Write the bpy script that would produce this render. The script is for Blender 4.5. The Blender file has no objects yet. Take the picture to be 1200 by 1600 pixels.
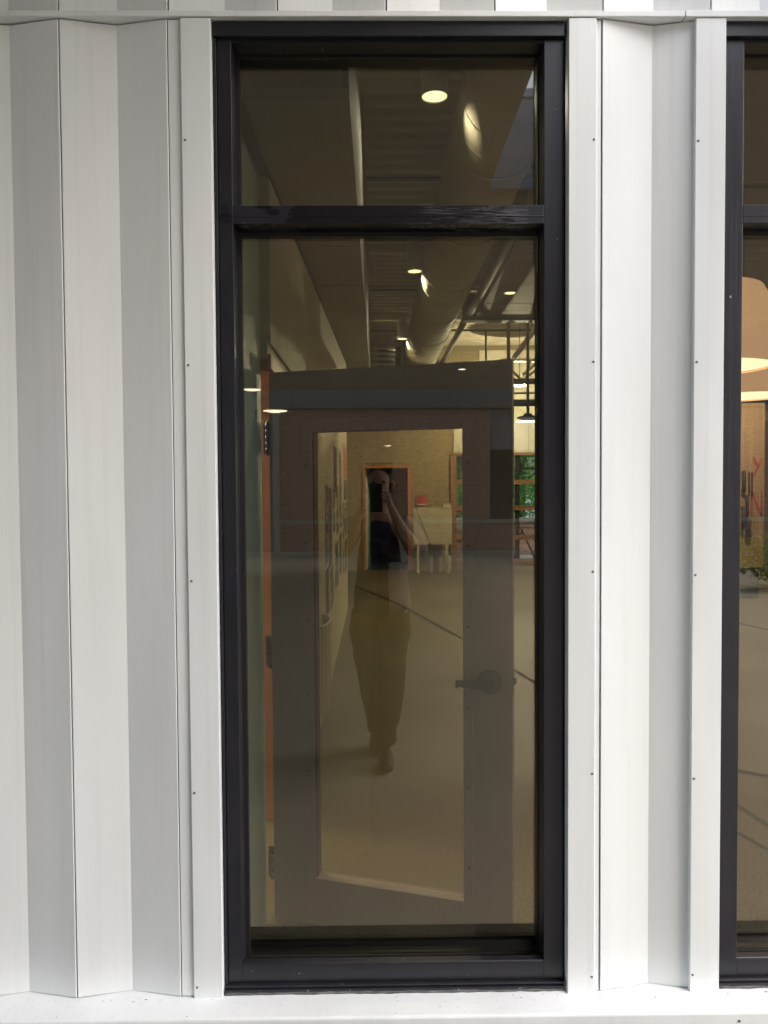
import bpy, bmesh, math, random
from mathutils import Vector, Matrix
random.seed(7)
S = bpy.context.scene
COL = S.collection
R = math.radians

# ------------------------------------------------------------------ camera, sky, sun, exposure
cam = bpy.data.cameras.new('camera')
cam.sensor_fit = 'HORIZONTAL'; cam.sensor_width = 36.0; cam.lens = 36.0
cam.clip_start = 0.02; cam.clip_end = 800
camo = bpy.data.objects.new('camera', cam); COL.objects.link(camo)
rt = Vector((0.99991557, -0.01139629, -0.00624383)); up = Vector((0.00660406, 0.0318509, 0.99947081)); fw = Vector((0.01119139, 0.99942766, -0.03192347))
m = Matrix(((rt.x, up.x, -fw.x, 0.0), (rt.y, up.y, -fw.y, -2.0), (rt.z, up.z, -fw.z, 1.6), (0, 0, 0, 1)))
camo.matrix_world = m
S.camera = camo

w = bpy.data.worlds.new('World'); S.world = w; w.use_nodes = True
nt = w.node_tree
bg = nt.nodes['Background']
sky = nt.nodes.new('ShaderNodeTexSky'); sky.sky_type = 'NISHITA'; sky.sun_disc = False
SUN_EL, SUN_AZ = 42.0, 55.0                     # azimuth: degrees to the right of straight out from the facade
sky.sun_elevation = R(SUN_EL); sky.sun_rotation = R(180 - SUN_AZ)
sky.air_density = 1.0; sky.dust_density = 3.0; sky.ozone_density = 1.0; sky.altitude = 100
hs = nt.nodes.new('ShaderNodeHueSaturation'); hs.inputs['Saturation'].default_value = 1.0
nt.links.new(sky.outputs[0], hs.inputs['Color']); nt.links.new(hs.outputs[0], bg.inputs[0]); bg.inputs[1].default_value = 0.15

sl = bpy.data.lights.new('sun', 'SUN'); sl.energy = 1.05; sl.angle = R(50); sl.color = (0.975, 0.985, 1.0)
so = bpy.data.objects.new('sun', sl); COL.objects.link(so)
sd = Vector((math.sin(R(SUN_AZ)) * math.cos(R(SUN_EL)), -math.cos(R(SUN_AZ)) * math.cos(R(SUN_EL)), math.sin(R(SUN_EL))))
so.rotation_euler = sd.to_track_quat('Z', 'Y').to_euler(); so.location = (6, -8, 12)

S.view_settings.view_transform = 'Standard'; S.view_settings.look = 'None'
S.view_settings.gamma = 1.0; S.view_settings.use_curve_mapping = False
S.view_settings.exposure = 1.62
S.render.engine = 'CYCLES'
cy = S.cycles
cy.use_denoising = True
cy.max_bounces = 10; cy.diffuse_bounces = 5; cy.glossy_bounces = 4; cy.transmission_bounces = 4; cy.transparent_max_bounces = 24
cy.sample_clamp_indirect = 6.0; cy.caustics_reflective = False; cy.caustics_refractive = False

# ------------------------------------------------------------------ materials
def newmat(name):
    mt = bpy.data.materials.new(name); mt.use_nodes = True
    return mt, mt.node_tree.nodes, mt.node_tree.links, mt.node_tree.nodes['Principled BSDF']

def mat(name, col, rough=0.5, metal=0.0, var=0.08, scale=(6, 6, 6), bump=0.0, bscale=60.0, spec=0.5, emit=None, estr=0.0, fine=0.0):
    """paint / plaster / metal with cloudy tone variation, optional fine grain and bump"""
    mt, N, L, P = newmat(name)
    P.inputs['Roughness'].default_value = rough; P.inputs['Metallic'].default_value = metal
    P.inputs['Specular IOR Level'].default_value = spec
    tc = N.new('ShaderNodeTexCoord'); mp = N.new('ShaderNodeMapping'); mp.inputs['Scale'].default_value = scale
    L.new(tc.outputs['Object'], mp.inputs['Vector'])
    nz = N.new('ShaderNodeTexNoise'); nz.inputs['Scale'].default_value = 1.0; nz.inputs['Detail'].default_value = 6
    L.new(mp.outputs[0], nz.inputs['Vector'])
    cr = N.new('ShaderNodeValToRGB')
    a = [max(0, c * (1 - var)) for c in col]; b = [min(1, c * (1 + var)) for c in col]
    cr.color_ramp.elements[0].position = 0.3; cr.color_ramp.elements[1].position = 0.7
    cr.color_ramp.elements[0].color = (*a, 1); cr.color_ramp.elements[1].color = (*b, 1)
    L.new(nz.outputs['Fac'], cr.inputs[0])
    out = cr.outputs[0]
    if fine > 0:
        n2 = N.new('ShaderNodeTexNoise'); n2.inputs['Scale'].default_value = 160; n2.inputs['Detail'].default_value = 3
        L.new(tc.outputs['Object'], n2.inputs['Vector'])
        c2 = N.new('ShaderNodeValToRGB'); c2.color_ramp.elements[0].position = 0.35; c2.color_ramp.elements[1].position = 0.65
        c2.color_ramp.elements[0].color = (1 - fine, 1 - fine, 1 - fine, 1); c2.color_ramp.elements[1].color = (1 + fine, 1 + fine, 1 + fine, 1)
        L.new(n2.outputs['Fac'], c2.inputs[0])
        mx = N.new('ShaderNodeMix'); mx.data_type = 'RGBA'; mx.blend_type = 'MULTIPLY'; mx.inputs[0].default_value = 1.0
        L.new(out, mx.inputs[6]); L.new(c2.outputs[0], mx.inputs[7]); out = mx.outputs[2]
    L.new(out, P.inputs['Base Color'])
    if bump > 0:
        n3 = N.new('ShaderNodeTexNoise'); n3.inputs['Scale'].default_value = bscale; n3.inputs['Detail'].default_value = 4
        L.new(tc.outputs['Object'], n3.inputs['Vector'])
        bp = N.new('ShaderNodeBump'); bp.inputs['Strength'].default_value = bump; bp.inputs['Distance'].default_value = 0.004
        L.new(n3.outputs['Fac'], bp.inputs['Height']); L.new(bp.outputs[0], P.inputs['Normal'])
    if emit:
        P.inputs['Emission Color'].default_value = (*emit, 1); P.inputs['Emission Strength'].default_value = estr
    return mt

def cladding_mat():
    """white powder coated sheet: faint orange peel, long faint waves, small scuffs and a little grime"""
    mt, N, L, P = newmat('white_coated_sheet')
    P.inputs['Roughness'].default_value = 0.38
    tc = N.new('ShaderNodeTexCoord')
    n1 = N.new('ShaderNodeTexNoise'); n1.inputs['Scale'].default_value = 2.2; n1.inputs['Detail'].default_value = 8
    mp = N.new('ShaderNodeMapping'); mp.inputs['Scale'].default_value = (3.0, 3.0, 0.7)
    L.new(tc.outputs['Object'], mp.inputs[0]); L.new(mp.outputs[0], n1.inputs['Vector'])
    c1 = N.new('ShaderNodeValToRGB'); e = c1.color_ramp.elements
    e[0].position = 0.32; e[0].color = (0.735, 0.76, 0.765, 1); e[1].position = 0.68; e[1].color = (0.775, 0.80, 0.81, 1)
    L.new(n1.outputs['Fac'], c1.inputs[0])
    v = N.new('ShaderNodeTexNoise'); v.inputs['Scale'].default_value = 38; v.inputs['Detail'].default_value = 9; v.inputs['Roughness'].default_value = 0.7
    L.new(tc.outputs['Object'], v.inputs['Vector'])
    c2 = N.new('ShaderNodeValToRGB'); e = c2.color_ramp.elements
    e[0].position = 0.72; e[0].color = (0, 0, 0, 1); e[1].position = 0.80; e[1].color = (1, 1, 1, 1)
    L.new(v.outputs['Fac'], c2.inputs[0])
    mx = N.new('ShaderNodeMix'); mx.data_type = 'RGBA'
    L.new(c2.outputs[0], mx.inputs[0]); L.new(c1.outputs[0], mx.inputs[6]); mx.inputs[7].default_value = (0.42, 0.42, 0.38, 1)
    L.new(mx.outputs[2], P.inputs['Base Color'])
    mps = N.new('ShaderNodeMapping'); mps.inputs['Scale'].default_value = (55, 55, 1.1); L.new(tc.outputs['Object'], mps.inputs[0])
    ns = N.new('ShaderNodeTexNoise'); ns.inputs['Scale'].default_value = 1.0; ns.inputs['Detail'].default_value = 6; L.new(mps.outputs[0], ns.inputs['Vector'])
    cs = N.new('ShaderNodeMapRange'); cs.inputs[1].default_value = 0.55; cs.inputs[2].default_value = 0.80; cs.inputs[3].default_value = 0.0; cs.inputs[4].default_value = 0.22
    L.new(ns.outputs['Fac'], cs.inputs[0])
    mxs = N.new('ShaderNodeMix'); mxs.data_type = 'RGBA'; L.new(cs.outputs[0], mxs.inputs[0]); L.new(mx.outputs[2], mxs.inputs[6]); mxs.inputs[7].default_value = (0.52, 0.52, 0.47, 1)
    L.new(mxs.outputs[2], P.inputs['Base Color'])
    n3 = N.new('ShaderNodeTexNoise'); n3.inputs['Scale'].default_value = 1.3; n3.inputs['Detail'].default_value = 2
    n4 = N.new('ShaderNodeTexNoise'); n4.inputs['Scale'].default_value = 420; n4.inputs['Detail'].default_value = 2
    L.new(mp.outputs[0], n3.inputs['Vector']); L.new(tc.outputs['Object'], n4.inputs['Vector'])
    b1 = N.new('ShaderNodeBump'); b1.inputs['Strength'].default_value = 0.5; b1.inputs['Distance'].default_value = 0.02
    b2 = N.new('ShaderNodeBump'); b2.inputs['Strength'].default_value = 0.05; b2.inputs['Distance'].default_value = 0.001
    L.new(n3.outputs['Fac'], b1.inputs['Height']); L.new(n4.outputs['Fac'], b2.inputs['Height'])
    L.new(b1.outputs[0], b2.inputs['Normal']); L.new(b2.outputs[0], P.inputs['Normal'])
    return mt

def frame_mat(name, smear):
    """charcoal anodised frame; with smear > 0 black sealant smears and pale scratches; always a few pale flecks"""
    mt, N, L, P = newmat(name); P.inputs['Specular IOR Level'].default_value = 0.5
    tc = N.new('ShaderNodeTexCoord')
    n1 = N.new('ShaderNodeTexNoise'); n1.inputs['Scale'].default_value = 9; n1.inputs['Detail'].default_value = 7
    L.new(tc.outputs['Object'], n1.inputs['Vector'])
    c1 = N.new('ShaderNodeValToRGB'); e = c1.color_ramp.elements
    e[0].position = 0.3; e[0].color = (0.009, 0.0095, 0.014, 1); e[1].position = 0.75; e[1].color = (0.016, 0.016, 0.022, 1)
    L.new(n1.outputs['Fac'], c1.inputs[0])
    col = c1.outputs[0]
    # brushed grain
    mpg = N.new('ShaderNodeMapping'); mpg.inputs['Scale'].default_value = (260, 260, 4)
    L.new(tc.outputs['Object'], mpg.inputs[0])
    ng = N.new('ShaderNodeTexNoise'); ng.inputs['Scale'].default_value = 1; ng.inputs['Detail'].default_value = 3
    L.new(mpg.outputs[0], ng.inputs['Vector'])
    mr = N.new('ShaderNodeMapRange'); mr.inputs[1].default_value = 0.3; mr.inputs[2].default_value = 0.7; mr.inputs[3].default_value = 0.30; mr.inputs[4].default_value = 0.40
    L.new(ng.outputs['Fac'], mr.inputs[0]); rough = mr.outputs[0]
    if smear:
        sx = N.new('ShaderNodeSeparateXYZ'); L.new(tc.outputs['Object'], sx.inputs[0])
        def along(stops):                      # value that changes along the bar
            q = N.new('ShaderNodeMapRange'); q.inputs[1].default_value = -0.37; q.inputs[2].default_value = 0.45
            L.new(sx.outputs[0], q.inputs[0])
            c = N.new('ShaderNodeValToRGB'); e = c.color_ramp.elements
            e[0].position = stops[0][0]; e[0].color = (stops[0][1],) * 3 + (1,); e[1].position = stops[-1][0]; e[1].color = (stops[-1][1],) * 3 + (1,)
            for p_, v_ in stops[1:-1]:
                n_ = e.new(p_); n_.color = (v_, v_, v_, 1)
            L.new(q.outputs[0], c.inputs[0]); return c.outputs[0]
        def streak(scale, detail, rough_):
            mp = N.new('ShaderNodeMapping'); mp.inputs['Scale'].default_value = scale
            L.new(tc.outputs['Object'], mp.inputs[0])
            n2 = N.new('ShaderNodeTexNoise'); n2.inputs['Scale'].default_value = 1; n2.inputs['Detail'].default_value = detail; n2.inputs['Roughness'].default_value = rough_
            L.new(mp.outputs[0], n2.inputs['Vector']); return n2.outputs['Fac']
        def mask(fac, add, t0, t1):
            ad = N.new('ShaderNodeMath'); ad.operation = 'ADD'; L.new(fac, ad.inputs[0]); L.new(add, ad.inputs[1])
            q = N.new('ShaderNodeMapRange'); q.inputs[1].default_value = t0; q.inputs[2].default_value = t1; L.new(ad.outputs[0], q.inputs[0]); return q.outputs[0]
        def over(c_, msk, rgb):
            mx = N.new('ShaderNodeMix'); mx.data_type = 'RGBA'; L.new(msk, mx.inputs[0]); L.new(c_, mx.inputs[6]); mx.inputs[7].default_value = (*rgb, 1); return mx.outputs[2]
        blob = mask(streak((11, 22, 26), 4, .5), along([(0, .46), (.05, .36), (.11, .52), (.16, .40), (.21, .66), (.6, .70), (.78, .62), (.93, .42), (.97, .1), (1, 0)]), 1.0, 1.02)
        col = over(col, blob, (0.004, 0.004, 0.006))
        scr = mask(streak((16, 60, 760), 6, .72), along([(0, 0), (.15, .20), (.3, .27), (.5, .32), (.62, .40), (.8, .44), (.94, .46), (.965, .1), (1, 0)]), .975, 1.02)
        col = over(col, scr, (0.11, 0.105, 0.115))
        class c2: outputs = [blob]
        rm = N.new('ShaderNodeMix'); rm.data_type = 'FLOAT'; L.new(c2.outputs[0], rm.inputs[0]); L.new(rough, rm.inputs[2]); rm.inputs[3].default_value = 0.25
        rough = rm.outputs[0]
    else:
        vd = N.new('ShaderNodeVectorMath'); vd.operation = 'SUBTRACT'; vd.inputs[1].default_value = (-.386, -.04, 2.305); L.new(tc.outputs['Object'], vd.inputs[0])
        vm = N.new('ShaderNodeVectorMath'); vm.operation = 'MULTIPLY'; vm.inputs[1].default_value = (48, 0, 34); L.new(vd.outputs[0], vm.inputs[0])
        vl = N.new('ShaderNodeVectorMath'); vl.operation = 'LENGTH'; L.new(vm.outputs[0], vl.inputs[0])
        mpb = N.new('ShaderNodeMapping'); mpb.inputs['Scale'].default_value = (45, 10, 110); mpb.inputs['Rotation'].default_value = (0, .5, 0); L.new(tc.outputs['Object'], mpb.inputs[0])
        nb = N.new('ShaderNodeTexNoise'); nb.inputs['Scale'].default_value = 1; nb.inputs['Detail'].default_value = 4; L.new(mpb.outputs[0], nb.inputs['Vector'])
        ab = N.new('ShaderNodeMath'); ab.operation = 'MULTIPLY_ADD'; ab.inputs[1].default_value = 2.2; L.new(nb.outputs['Fac'], ab.inputs[0]); L.new(vl.outputs['Value'], ab.inputs[2])
        qb = N.new('ShaderNodeMapRange'); qb.inputs[1].default_value = 1.86; qb.inputs[2].default_value = 1.78; L.new(ab.outputs[0], qb.inputs[0])
        mxb = N.new('ShaderNodeMix'); mxb.data_type = 'RGBA'; L.new(qb.outputs[0], mxb.inputs[0]); L.new(col, mxb.inputs[6]); mxb.inputs[7].default_value = (0.003, 0.003, 0.005, 1)
        col = mxb.outputs[2]
    vo = N.new('ShaderNodeTexNoise'); vo.inputs['Scale'].default_value = 70; vo.inputs['Detail'].default_value = 2
    L.new(tc.outputs['Object'], vo.inputs['Vector'])
    c4 = N.new('ShaderNodeValToRGB'); e = c4.color_ramp.elements
    e[0].position = 0.775; e[0].color = (0, 0, 0, 1); e[1].position = 0.80; e[1].color = (1, 1, 1, 1)
    L.new(vo.outputs['Fac'], c4.inputs[0])
    mx4 = N.new('ShaderNodeMix'); mx4.data_type = 'RGBA'
    L.new(c4.outputs[0], mx4.inputs[0]); L.new(col, mx4.inputs[6]); mx4.inputs[7].default_value = (0.45, 0.45, 0.43, 1)
    L.new(mx4.outputs[2], P.inputs['Base Color']); L.new(rough, P.inputs['Roughness'])
    b = N.new('ShaderNodeBump'); b.inputs['Strength'].default_value = 0.03; b.inputs['Distance'].default_value = 0.0006
    L.new(ng.outputs['Fac'], b.inputs['Height']); L.new(b.outputs[0], P.inputs['Normal'])
    return mt

def glass_mat(name, tint, r0, refl=(1, 1, 1)):
    """clear sheet: tinted transmission plus a mirror reflection that grows at grazing angles"""
    mt, N, L, P = newmat(name)
    N.remove(P)
    out = [n for n in N if n.type == 'OUTPUT_MATERIAL'][0]
    g = N.new('ShaderNodeNewGeometry')
    d = N.new('ShaderNodeVectorMath'); d.operation = 'DOT_PRODUCT'; L.new(g.outputs['Normal'], d.inputs[0]); L.new(g.outputs['Incoming'], d.inputs[1])
    ab = N.new('ShaderNodeMath'); ab.operation = 'ABSOLUTE'; L.new(d.outputs['Value'], ab.inputs[0])
    om = N.new('ShaderNodeMath'); om.operation = 'SUBTRACT'; om.inputs[0].default_value = 1; L.new(ab.outputs[0], om.inputs[1])
    pw = N.new('ShaderNodeMath'); pw.operation = 'POWER'; pw.inputs[1].default_value = 5; L.new(om.outputs[0], pw.inputs[0])
    ma = N.new('ShaderNodeMath'); ma.operation = 'MULTIPLY_ADD'; ma.inputs[1].default_value = 1 - r0; ma.inputs[2].default_value = r0; L.new(pw.outputs[0], ma.inputs[0])
    t = N.new('ShaderNodeBsdfTransparent'); t.inputs[0].default_value = (*tint, 1)
    gl = N.new('ShaderNodeBsdfGlossy'); gl.inputs['Roughness'].default_value = 0.0; gl.inputs[0].default_value = (*refl, 1)
    mx = N.new('ShaderNodeMixShader'); L.new(ma.outputs[0], mx.inputs[0]); L.new(t.outputs[0], mx.inputs[1]); L.new(gl.outputs[0], mx.inputs[2])
    L.new(mx.outputs[0], out.inputs[0])
    return mt

def leaf_mat(name, a, b):
    mt, N, L, P = newmat(name)
    P.inputs['Roughness'].default_value = 0.5
    oi = N.new('ShaderNodeTexCoord'); nz = N.new('ShaderNodeTexNoise'); nz.inputs['Scale'].default_value = 7; nz.inputs['Detail'].default_value = 5
    L.new(oi.outputs['Object'], nz.inputs['Vector'])
    cr = N.new('ShaderNodeValToRGB'); cr.color_ramp.elements[0].position = 0.35; cr.color_ramp.elements[1].position = 0.65
    cr.color_ramp.elements[0].color = (*a, 1); cr.color_ramp.elements[1].color = (*b, 1)
    L.new(nz.outputs['Fac'], cr.inputs[0]); L.new(cr.outputs[0], P.inputs['Base Color'])
    tr = N.new('ShaderNodeBsdfTranslucent'); L.new(cr.outputs[0], tr.inputs[0])
    ad = N.new('ShaderNodeMixShader'); ad.inputs[0].default_value = 0.5
    out = [n for n in N if n.type == 'OUTPUT_MATERIAL'][0]
    L.new(P.outputs[0], ad.inputs[1]); L.new(tr.outputs[0], ad.inputs[2]); L.new(ad.outputs[0], out.inputs[0])
    return mt

def sketch_mat(name, paper, ink, thr, sc, seed):
    """sheet of paper with loose dark ink strokes"""
    mt, N, L, P = newmat(name)
    P.inputs['Roughness'].default_value = 0.7
    tc = N.new('ShaderNodeTexCoord'); mp = N.new('ShaderNodeMapping'); mp.inputs['Location'].default_value = (seed, seed * 2.3, seed * 0.7)
    L.new(tc.outputs['Object'], mp.inputs[0])
    nz = N.new('ShaderNodeTexNoise'); nz.inputs['Scale'].default_value = sc; nz.inputs['Detail'].default_value = 3; nz.inputs['Distortion'].default_value = 1.4
    L.new(mp.outputs[0], nz.inputs['Vector'])
    cr = N.new('ShaderNodeValToRGB'); e = cr.color_ramp.elements
    e[0].position = thr; e[0].color = (*ink, 1); e[1].position = thr + 0.03; e[1].color = (*paper, 1)
    L.new(nz.outputs['Fac'], cr.inputs[0]); L.new(cr.outputs[0], P.inputs['Base Color'])
    return mt

def floor_mat():
    """worn sealed floor: speckled carpet tile near the window, polished tan surface beyond"""
    mt, N, L, P = newmat('hall_floor'); P.inputs['Specular IOR Level'].default_value = 0.3
    tc = N.new('ShaderNodeTexCoord')
    n1 = N.new('ShaderNodeTexNoise'); n1.inputs['Scale'].default_value = 0.9; n1.inputs['Detail'].default_value = 8
    L.new(tc.outputs['Object'], n1.inputs['Vector'])
    c1 = N.new('ShaderNodeValToRGB'); e = c1.color_ramp.elements
    e[0].position = 0.3; e[0].color = (0.085, 0.067, 0.035, 1); e[1].position = 0.72; e[1].color = (0.125, 0.099, 0.053, 1)
    L.new(n1.outputs['Fac'], c1.inputs[0])
    n2 = N.new('ShaderNodeTexNoise'); n2.inputs['Scale'].default_value = 120; n2.inputs['Detail'].default_value = 3
    L.new(tc.outputs['Object'], n2.inputs['Vector'])
    c2 = N.new('ShaderNodeValToRGB'); e = c2.color_ramp.elements
    e[0].position = 0.35; e[0].color = (0.03, 0.023, 0.010, 1); e[1].position = 0.66; e[1].color = (0.30, 0.24, 0.125, 1)
    L.new(n2.outputs['Fac'], c2.inputs[0])
    sx = N.new('ShaderNodeSeparateXYZ'); L.new(tc.outputs['Object'], sx.inputs[0])
    mr = N.new('ShaderNodeMapRange'); mr.inputs[1].default_value = 2.2; mr.inputs[2].default_value = 1.6; mr.inputs[3].default_value = 0.0; mr.inputs[4].default_value = 0.75
    L.new(sx.outputs[1], mr.inputs[0])
    mx = N.new('ShaderNodeMix'); mx.data_type = 'RGBA'; L.new(mr.outputs[0], mx.inputs[0]); L.new(c1.outputs[0], mx.inputs[6]); L.new(c2.outputs[0], mx.inputs[7])
    L.new(mx.outputs[2], P.inputs['Base Color'])
    m2 = N.new('ShaderNodeMapRange'); m2.inputs[1].default_value = 2.2; m2.inputs[2].default_value = 1.6; m2.inputs[3].default_value = 0.42; m2.inputs[4].default_value = 0.85
    L.new(sx.outputs[1], m2.inputs[0])
    a2 = N.new('ShaderNodeMath'); a2.operation = 'MULTIPLY_ADD'; a2.inputs[1].default_value = 0.2; L.new(n1.outputs['Fac'], a2.inputs[0]); L.new(m2.outputs[0], a2.inputs[2])
    L.new(a2.outputs[0], P.inputs['Roughness'])
    return mt

M = {}
M['white'] = cladding_mat()
M['frame'] = frame_mat('charcoal_frame', False)
M['smear'] = frame_mat('smeared_charcoal_bar', True)
M['gasket'] = mat('black_rubber', (0.008, 0.008, 0.010), 0.6)
M['glass'] = glass_mat('tinted_window_glass', (0.65, 0.658, 0.622), 0.122, (1.0, 0.93, 0.82))
M['lite'] = glass_mat('door_glass', (0.95, 0.92, 0.82), 0.03)
M['farglass'] = glass_mat('clear_glass', (0.93, 0.95, 0.93), 0.03)
M['backing'] = mat('dark_membrane', (0.02, 0.02, 0.02), 0.9)
M['steel'] = mat('dull_steel', (0.25, 0.25, 0.25), 0.4, 0.9)
M['darksteel'] = mat('dark_bronze_steel', (0.05, 0.06, 0.06), 0.38, 0.8)
M['plaster'] = mat('cream_painted_wall', (0.62, 0.57, 0.42), 0.6, var=0.05, scale=(3, 0.6, 0.6), bump=0.08, bscale=120)
M['daywhite'] = mat('daylight_tinted_white_paint', (0.56, 0.72, 0.68), 0.5, var=0.05)  # green tint and lift stand for daylight on the wall beside the window
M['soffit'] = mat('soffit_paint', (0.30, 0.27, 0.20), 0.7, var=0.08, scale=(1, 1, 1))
M['soffitside'] = mat('darkened_soffit_side', (0.10, 0.092, 0.07), 0.7)  # side face coloured darker than the soffit to hold down lamp spill
M['deck'] = mat('painted_deck', (0.46, 0.42, 0.31), 0.6, var=0.06, scale=(1, 1, 1))
M['duct'] = mat('painted_duct', (0.34, 0.31, 0.23), 0.6, 0.0, spec=0.25, var=0.06, scale=(2, 2, 2))
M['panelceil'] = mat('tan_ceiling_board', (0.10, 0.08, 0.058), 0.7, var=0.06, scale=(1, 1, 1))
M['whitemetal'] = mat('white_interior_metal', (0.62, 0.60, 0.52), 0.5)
M['greymetal'] = mat('grey_pipe', (0.13, 0.125, 0.11), 0.7)
M['black'] = mat('black_gap', (0.012, 0.012, 0.012), 0.7)
M['door'] = mat('taupe_grey_door_paint', (0.33, 0.255, 0.255), 0.42, var=0.1, scale=(5, 5, 1.5), bump=0.1, bscale=200)
M['orange'] = mat('orange_brown_door_frame', (0.55, 0.21, 0.085), 0.45, var=0.1)
M['brickin'] = mat('yellow_brick', (0.33, 0.265, 0.145), 0.75, var=0.13, scale=(9, 9, 22), bump=0.1, bscale=60)
M['mortarin'] = mat('yellow_mortar', (0.29, 0.235, 0.135), 0.85, var=0.1)
M['brickout'] = mat('red_brown_brick', (0.52, 0.32, 0.24), 0.8, var=0.3, scale=(7, 7, 18), bump=0.2, bscale=60)
M['mortarout'] = mat('buff_mortar', (0.42, 0.33, 0.26), 0.9, var=0.12)
M['stone'] = mat('pale_limestone', (0.48, 0.45, 0.40), 0.7, var=0.1)
M['wood'] = mat('brown_wood', (0.27, 0.15, 0.075), 0.5, var=0.3, scale=(2, 2, 30))
M['ply'] = mat('plywood', (0.42, 0.26, 0.14), 0.55, var=0.22, scale=(26, 26, 1.3))
M['floor'] = floor_mat()
M['line'] = mat('black_floor_line', (0.010, 0.009, 0.008), 0.85, spec=0.1)
M['curb'] = mat('dark_interior_curb', (0.035, 0.034, 0.032), 0.6, var=0.15, fine=0.3)
M['whiteboard'] = mat('pale_panel', (0.52, 0.49, 0.38), 0.35)
M['red'] = mat('red_print', (0.45, 0.07, 0.035), 0.5)
M['orangepaper'] = sketch_mat('orange_poster', (0.62, 0.13, 0.02), (0.35, 0.05, 0.01), 0.42, 14, 3.1)
M['bluepaper'] = sketch_mat('blue_grey_poster', (0.045, 0.05, 0.12), (0.02, 0.02, 0.03), 0.5, 12, 5.2)
M['teal'] = mat('teal_floor', (0.05, 0.12, 0.11), 0.25)
M['tealwall'] = mat('dim_green_wall', (0.20, 0.25, 0.19), 0.7)
M['navy'] = mat('navy_cloth', (0.012, 0.015, 0.06), 0.85, bump=0.3, bscale=150)
M['carton'] = mat('brown_carton', (0.20, 0.15, 0.10), 0.7)
M['mesh'] = None
M['lampwhite'] = mat('lit_lens', (0.9, 0.85, 0.7), 0.4, emit=(1.0, 0.86, 0.45), estr=1.35)
M['lampcool'] = mat('lit_dish', (0.9, 0.9, 0.85), 0.4, emit=(1.0, 0.94, 0.78), estr=2.2)
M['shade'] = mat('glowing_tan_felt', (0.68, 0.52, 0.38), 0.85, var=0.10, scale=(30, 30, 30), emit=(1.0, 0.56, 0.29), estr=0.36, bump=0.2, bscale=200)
M['shadelens'] = mat('lit_shade_lens', (0.9, 0.7, 0.5), 0.4, emit=(1.0, 0.74, 0.47), estr=1.25)
M['canopy'] = mat('canopy_lining', (0.48, 0.46, 0.41), 0.8, var=0.15, scale=(1, 1, 1))
M['darkband'] = mat('dark_bronze_panel', (0.17, 0.16, 0.14), 0.6, var=0.1, scale=(1, 1, 1))
M['fascia'] = mat('grey_lavender_fascia', (0.62, 0.60, 0.76), 0.5)
M['fascia2'] = mat('grey_fascia', (0.42, 0.43, 0.47), 0.5)
M['greypanel'] = mat('grey_spandrel', (0.26, 0.27, 0.27), 0.4)
M['darkglass'] = mat('dark_glazing', (0.015, 0.016, 0.018), 0.12)
M['ground'] = mat('concrete_paving', (0.41, 0.37, 0.30), 0.85, var=0.14, scale=(0.8, 0.8, 0.8), bump=0.15, bscale=90, fine=0.12)
M['darkground'] = mat('dark_rough_ground', (0.045, 0.043, 0.038), 0.95, var=0.5, scale=(60, 60, 60), bump=1.0, bscale=70, fine=0.4)
M['terrace'] = mat('pale_terrace', (0.42, 0.45, 0.44), 0.8, var=0.1)
M['leafa'] = leaf_mat('bright_leaves', (0.08, 0.26, 0.045), (0.20, 0.45, 0.10))
M['leafb'] = leaf_mat('shrub_leaves', (0.13, 0.25, 0.05), (0.30, 0.42, 0.13))
M['bark'] = mat('bark', (0.07, 0.05, 0.035), 0.9, var=0.3)
M['skin'] = mat('skin', (0.42, 0.25, 0.18), 0.55)
M['hair'] = mat('dark_hair', (0.018, 0.014, 0.012), 0.6)
M['shirt'] = mat('dark_navy_shirt', (0.016, 0.018, 0.05), 0.85, var=0.2, bump=0.3, bscale=90)
M['sleeve'] = mat('pale_mauve_grey_cloth', (0.34, 0.29, 0.29), 0.85, var=0.12, bump=0.4, bscale=40)
M['trouser'] = mat('dark_olive_trousers', (0.035, 0.026, 0.013), 0.85, var=0.2, bump=0.4, bscale=30)
M['shoe'] = mat('brown_shoe', (0.03, 0.022, 0.014), 0.5)
M['phone'] = mat('black_phone', (0.01, 0.01, 0.01), 0.2)
M['sealant'] = mat('grey_sealant', (0.10, 0.10, 0.095), 0.6, var=0.5, scale=(40, 40, 40))
M['screw'] = mat('screw_steel', (0.18, 0.18, 0.17), 0.35, 0.9)

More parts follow.
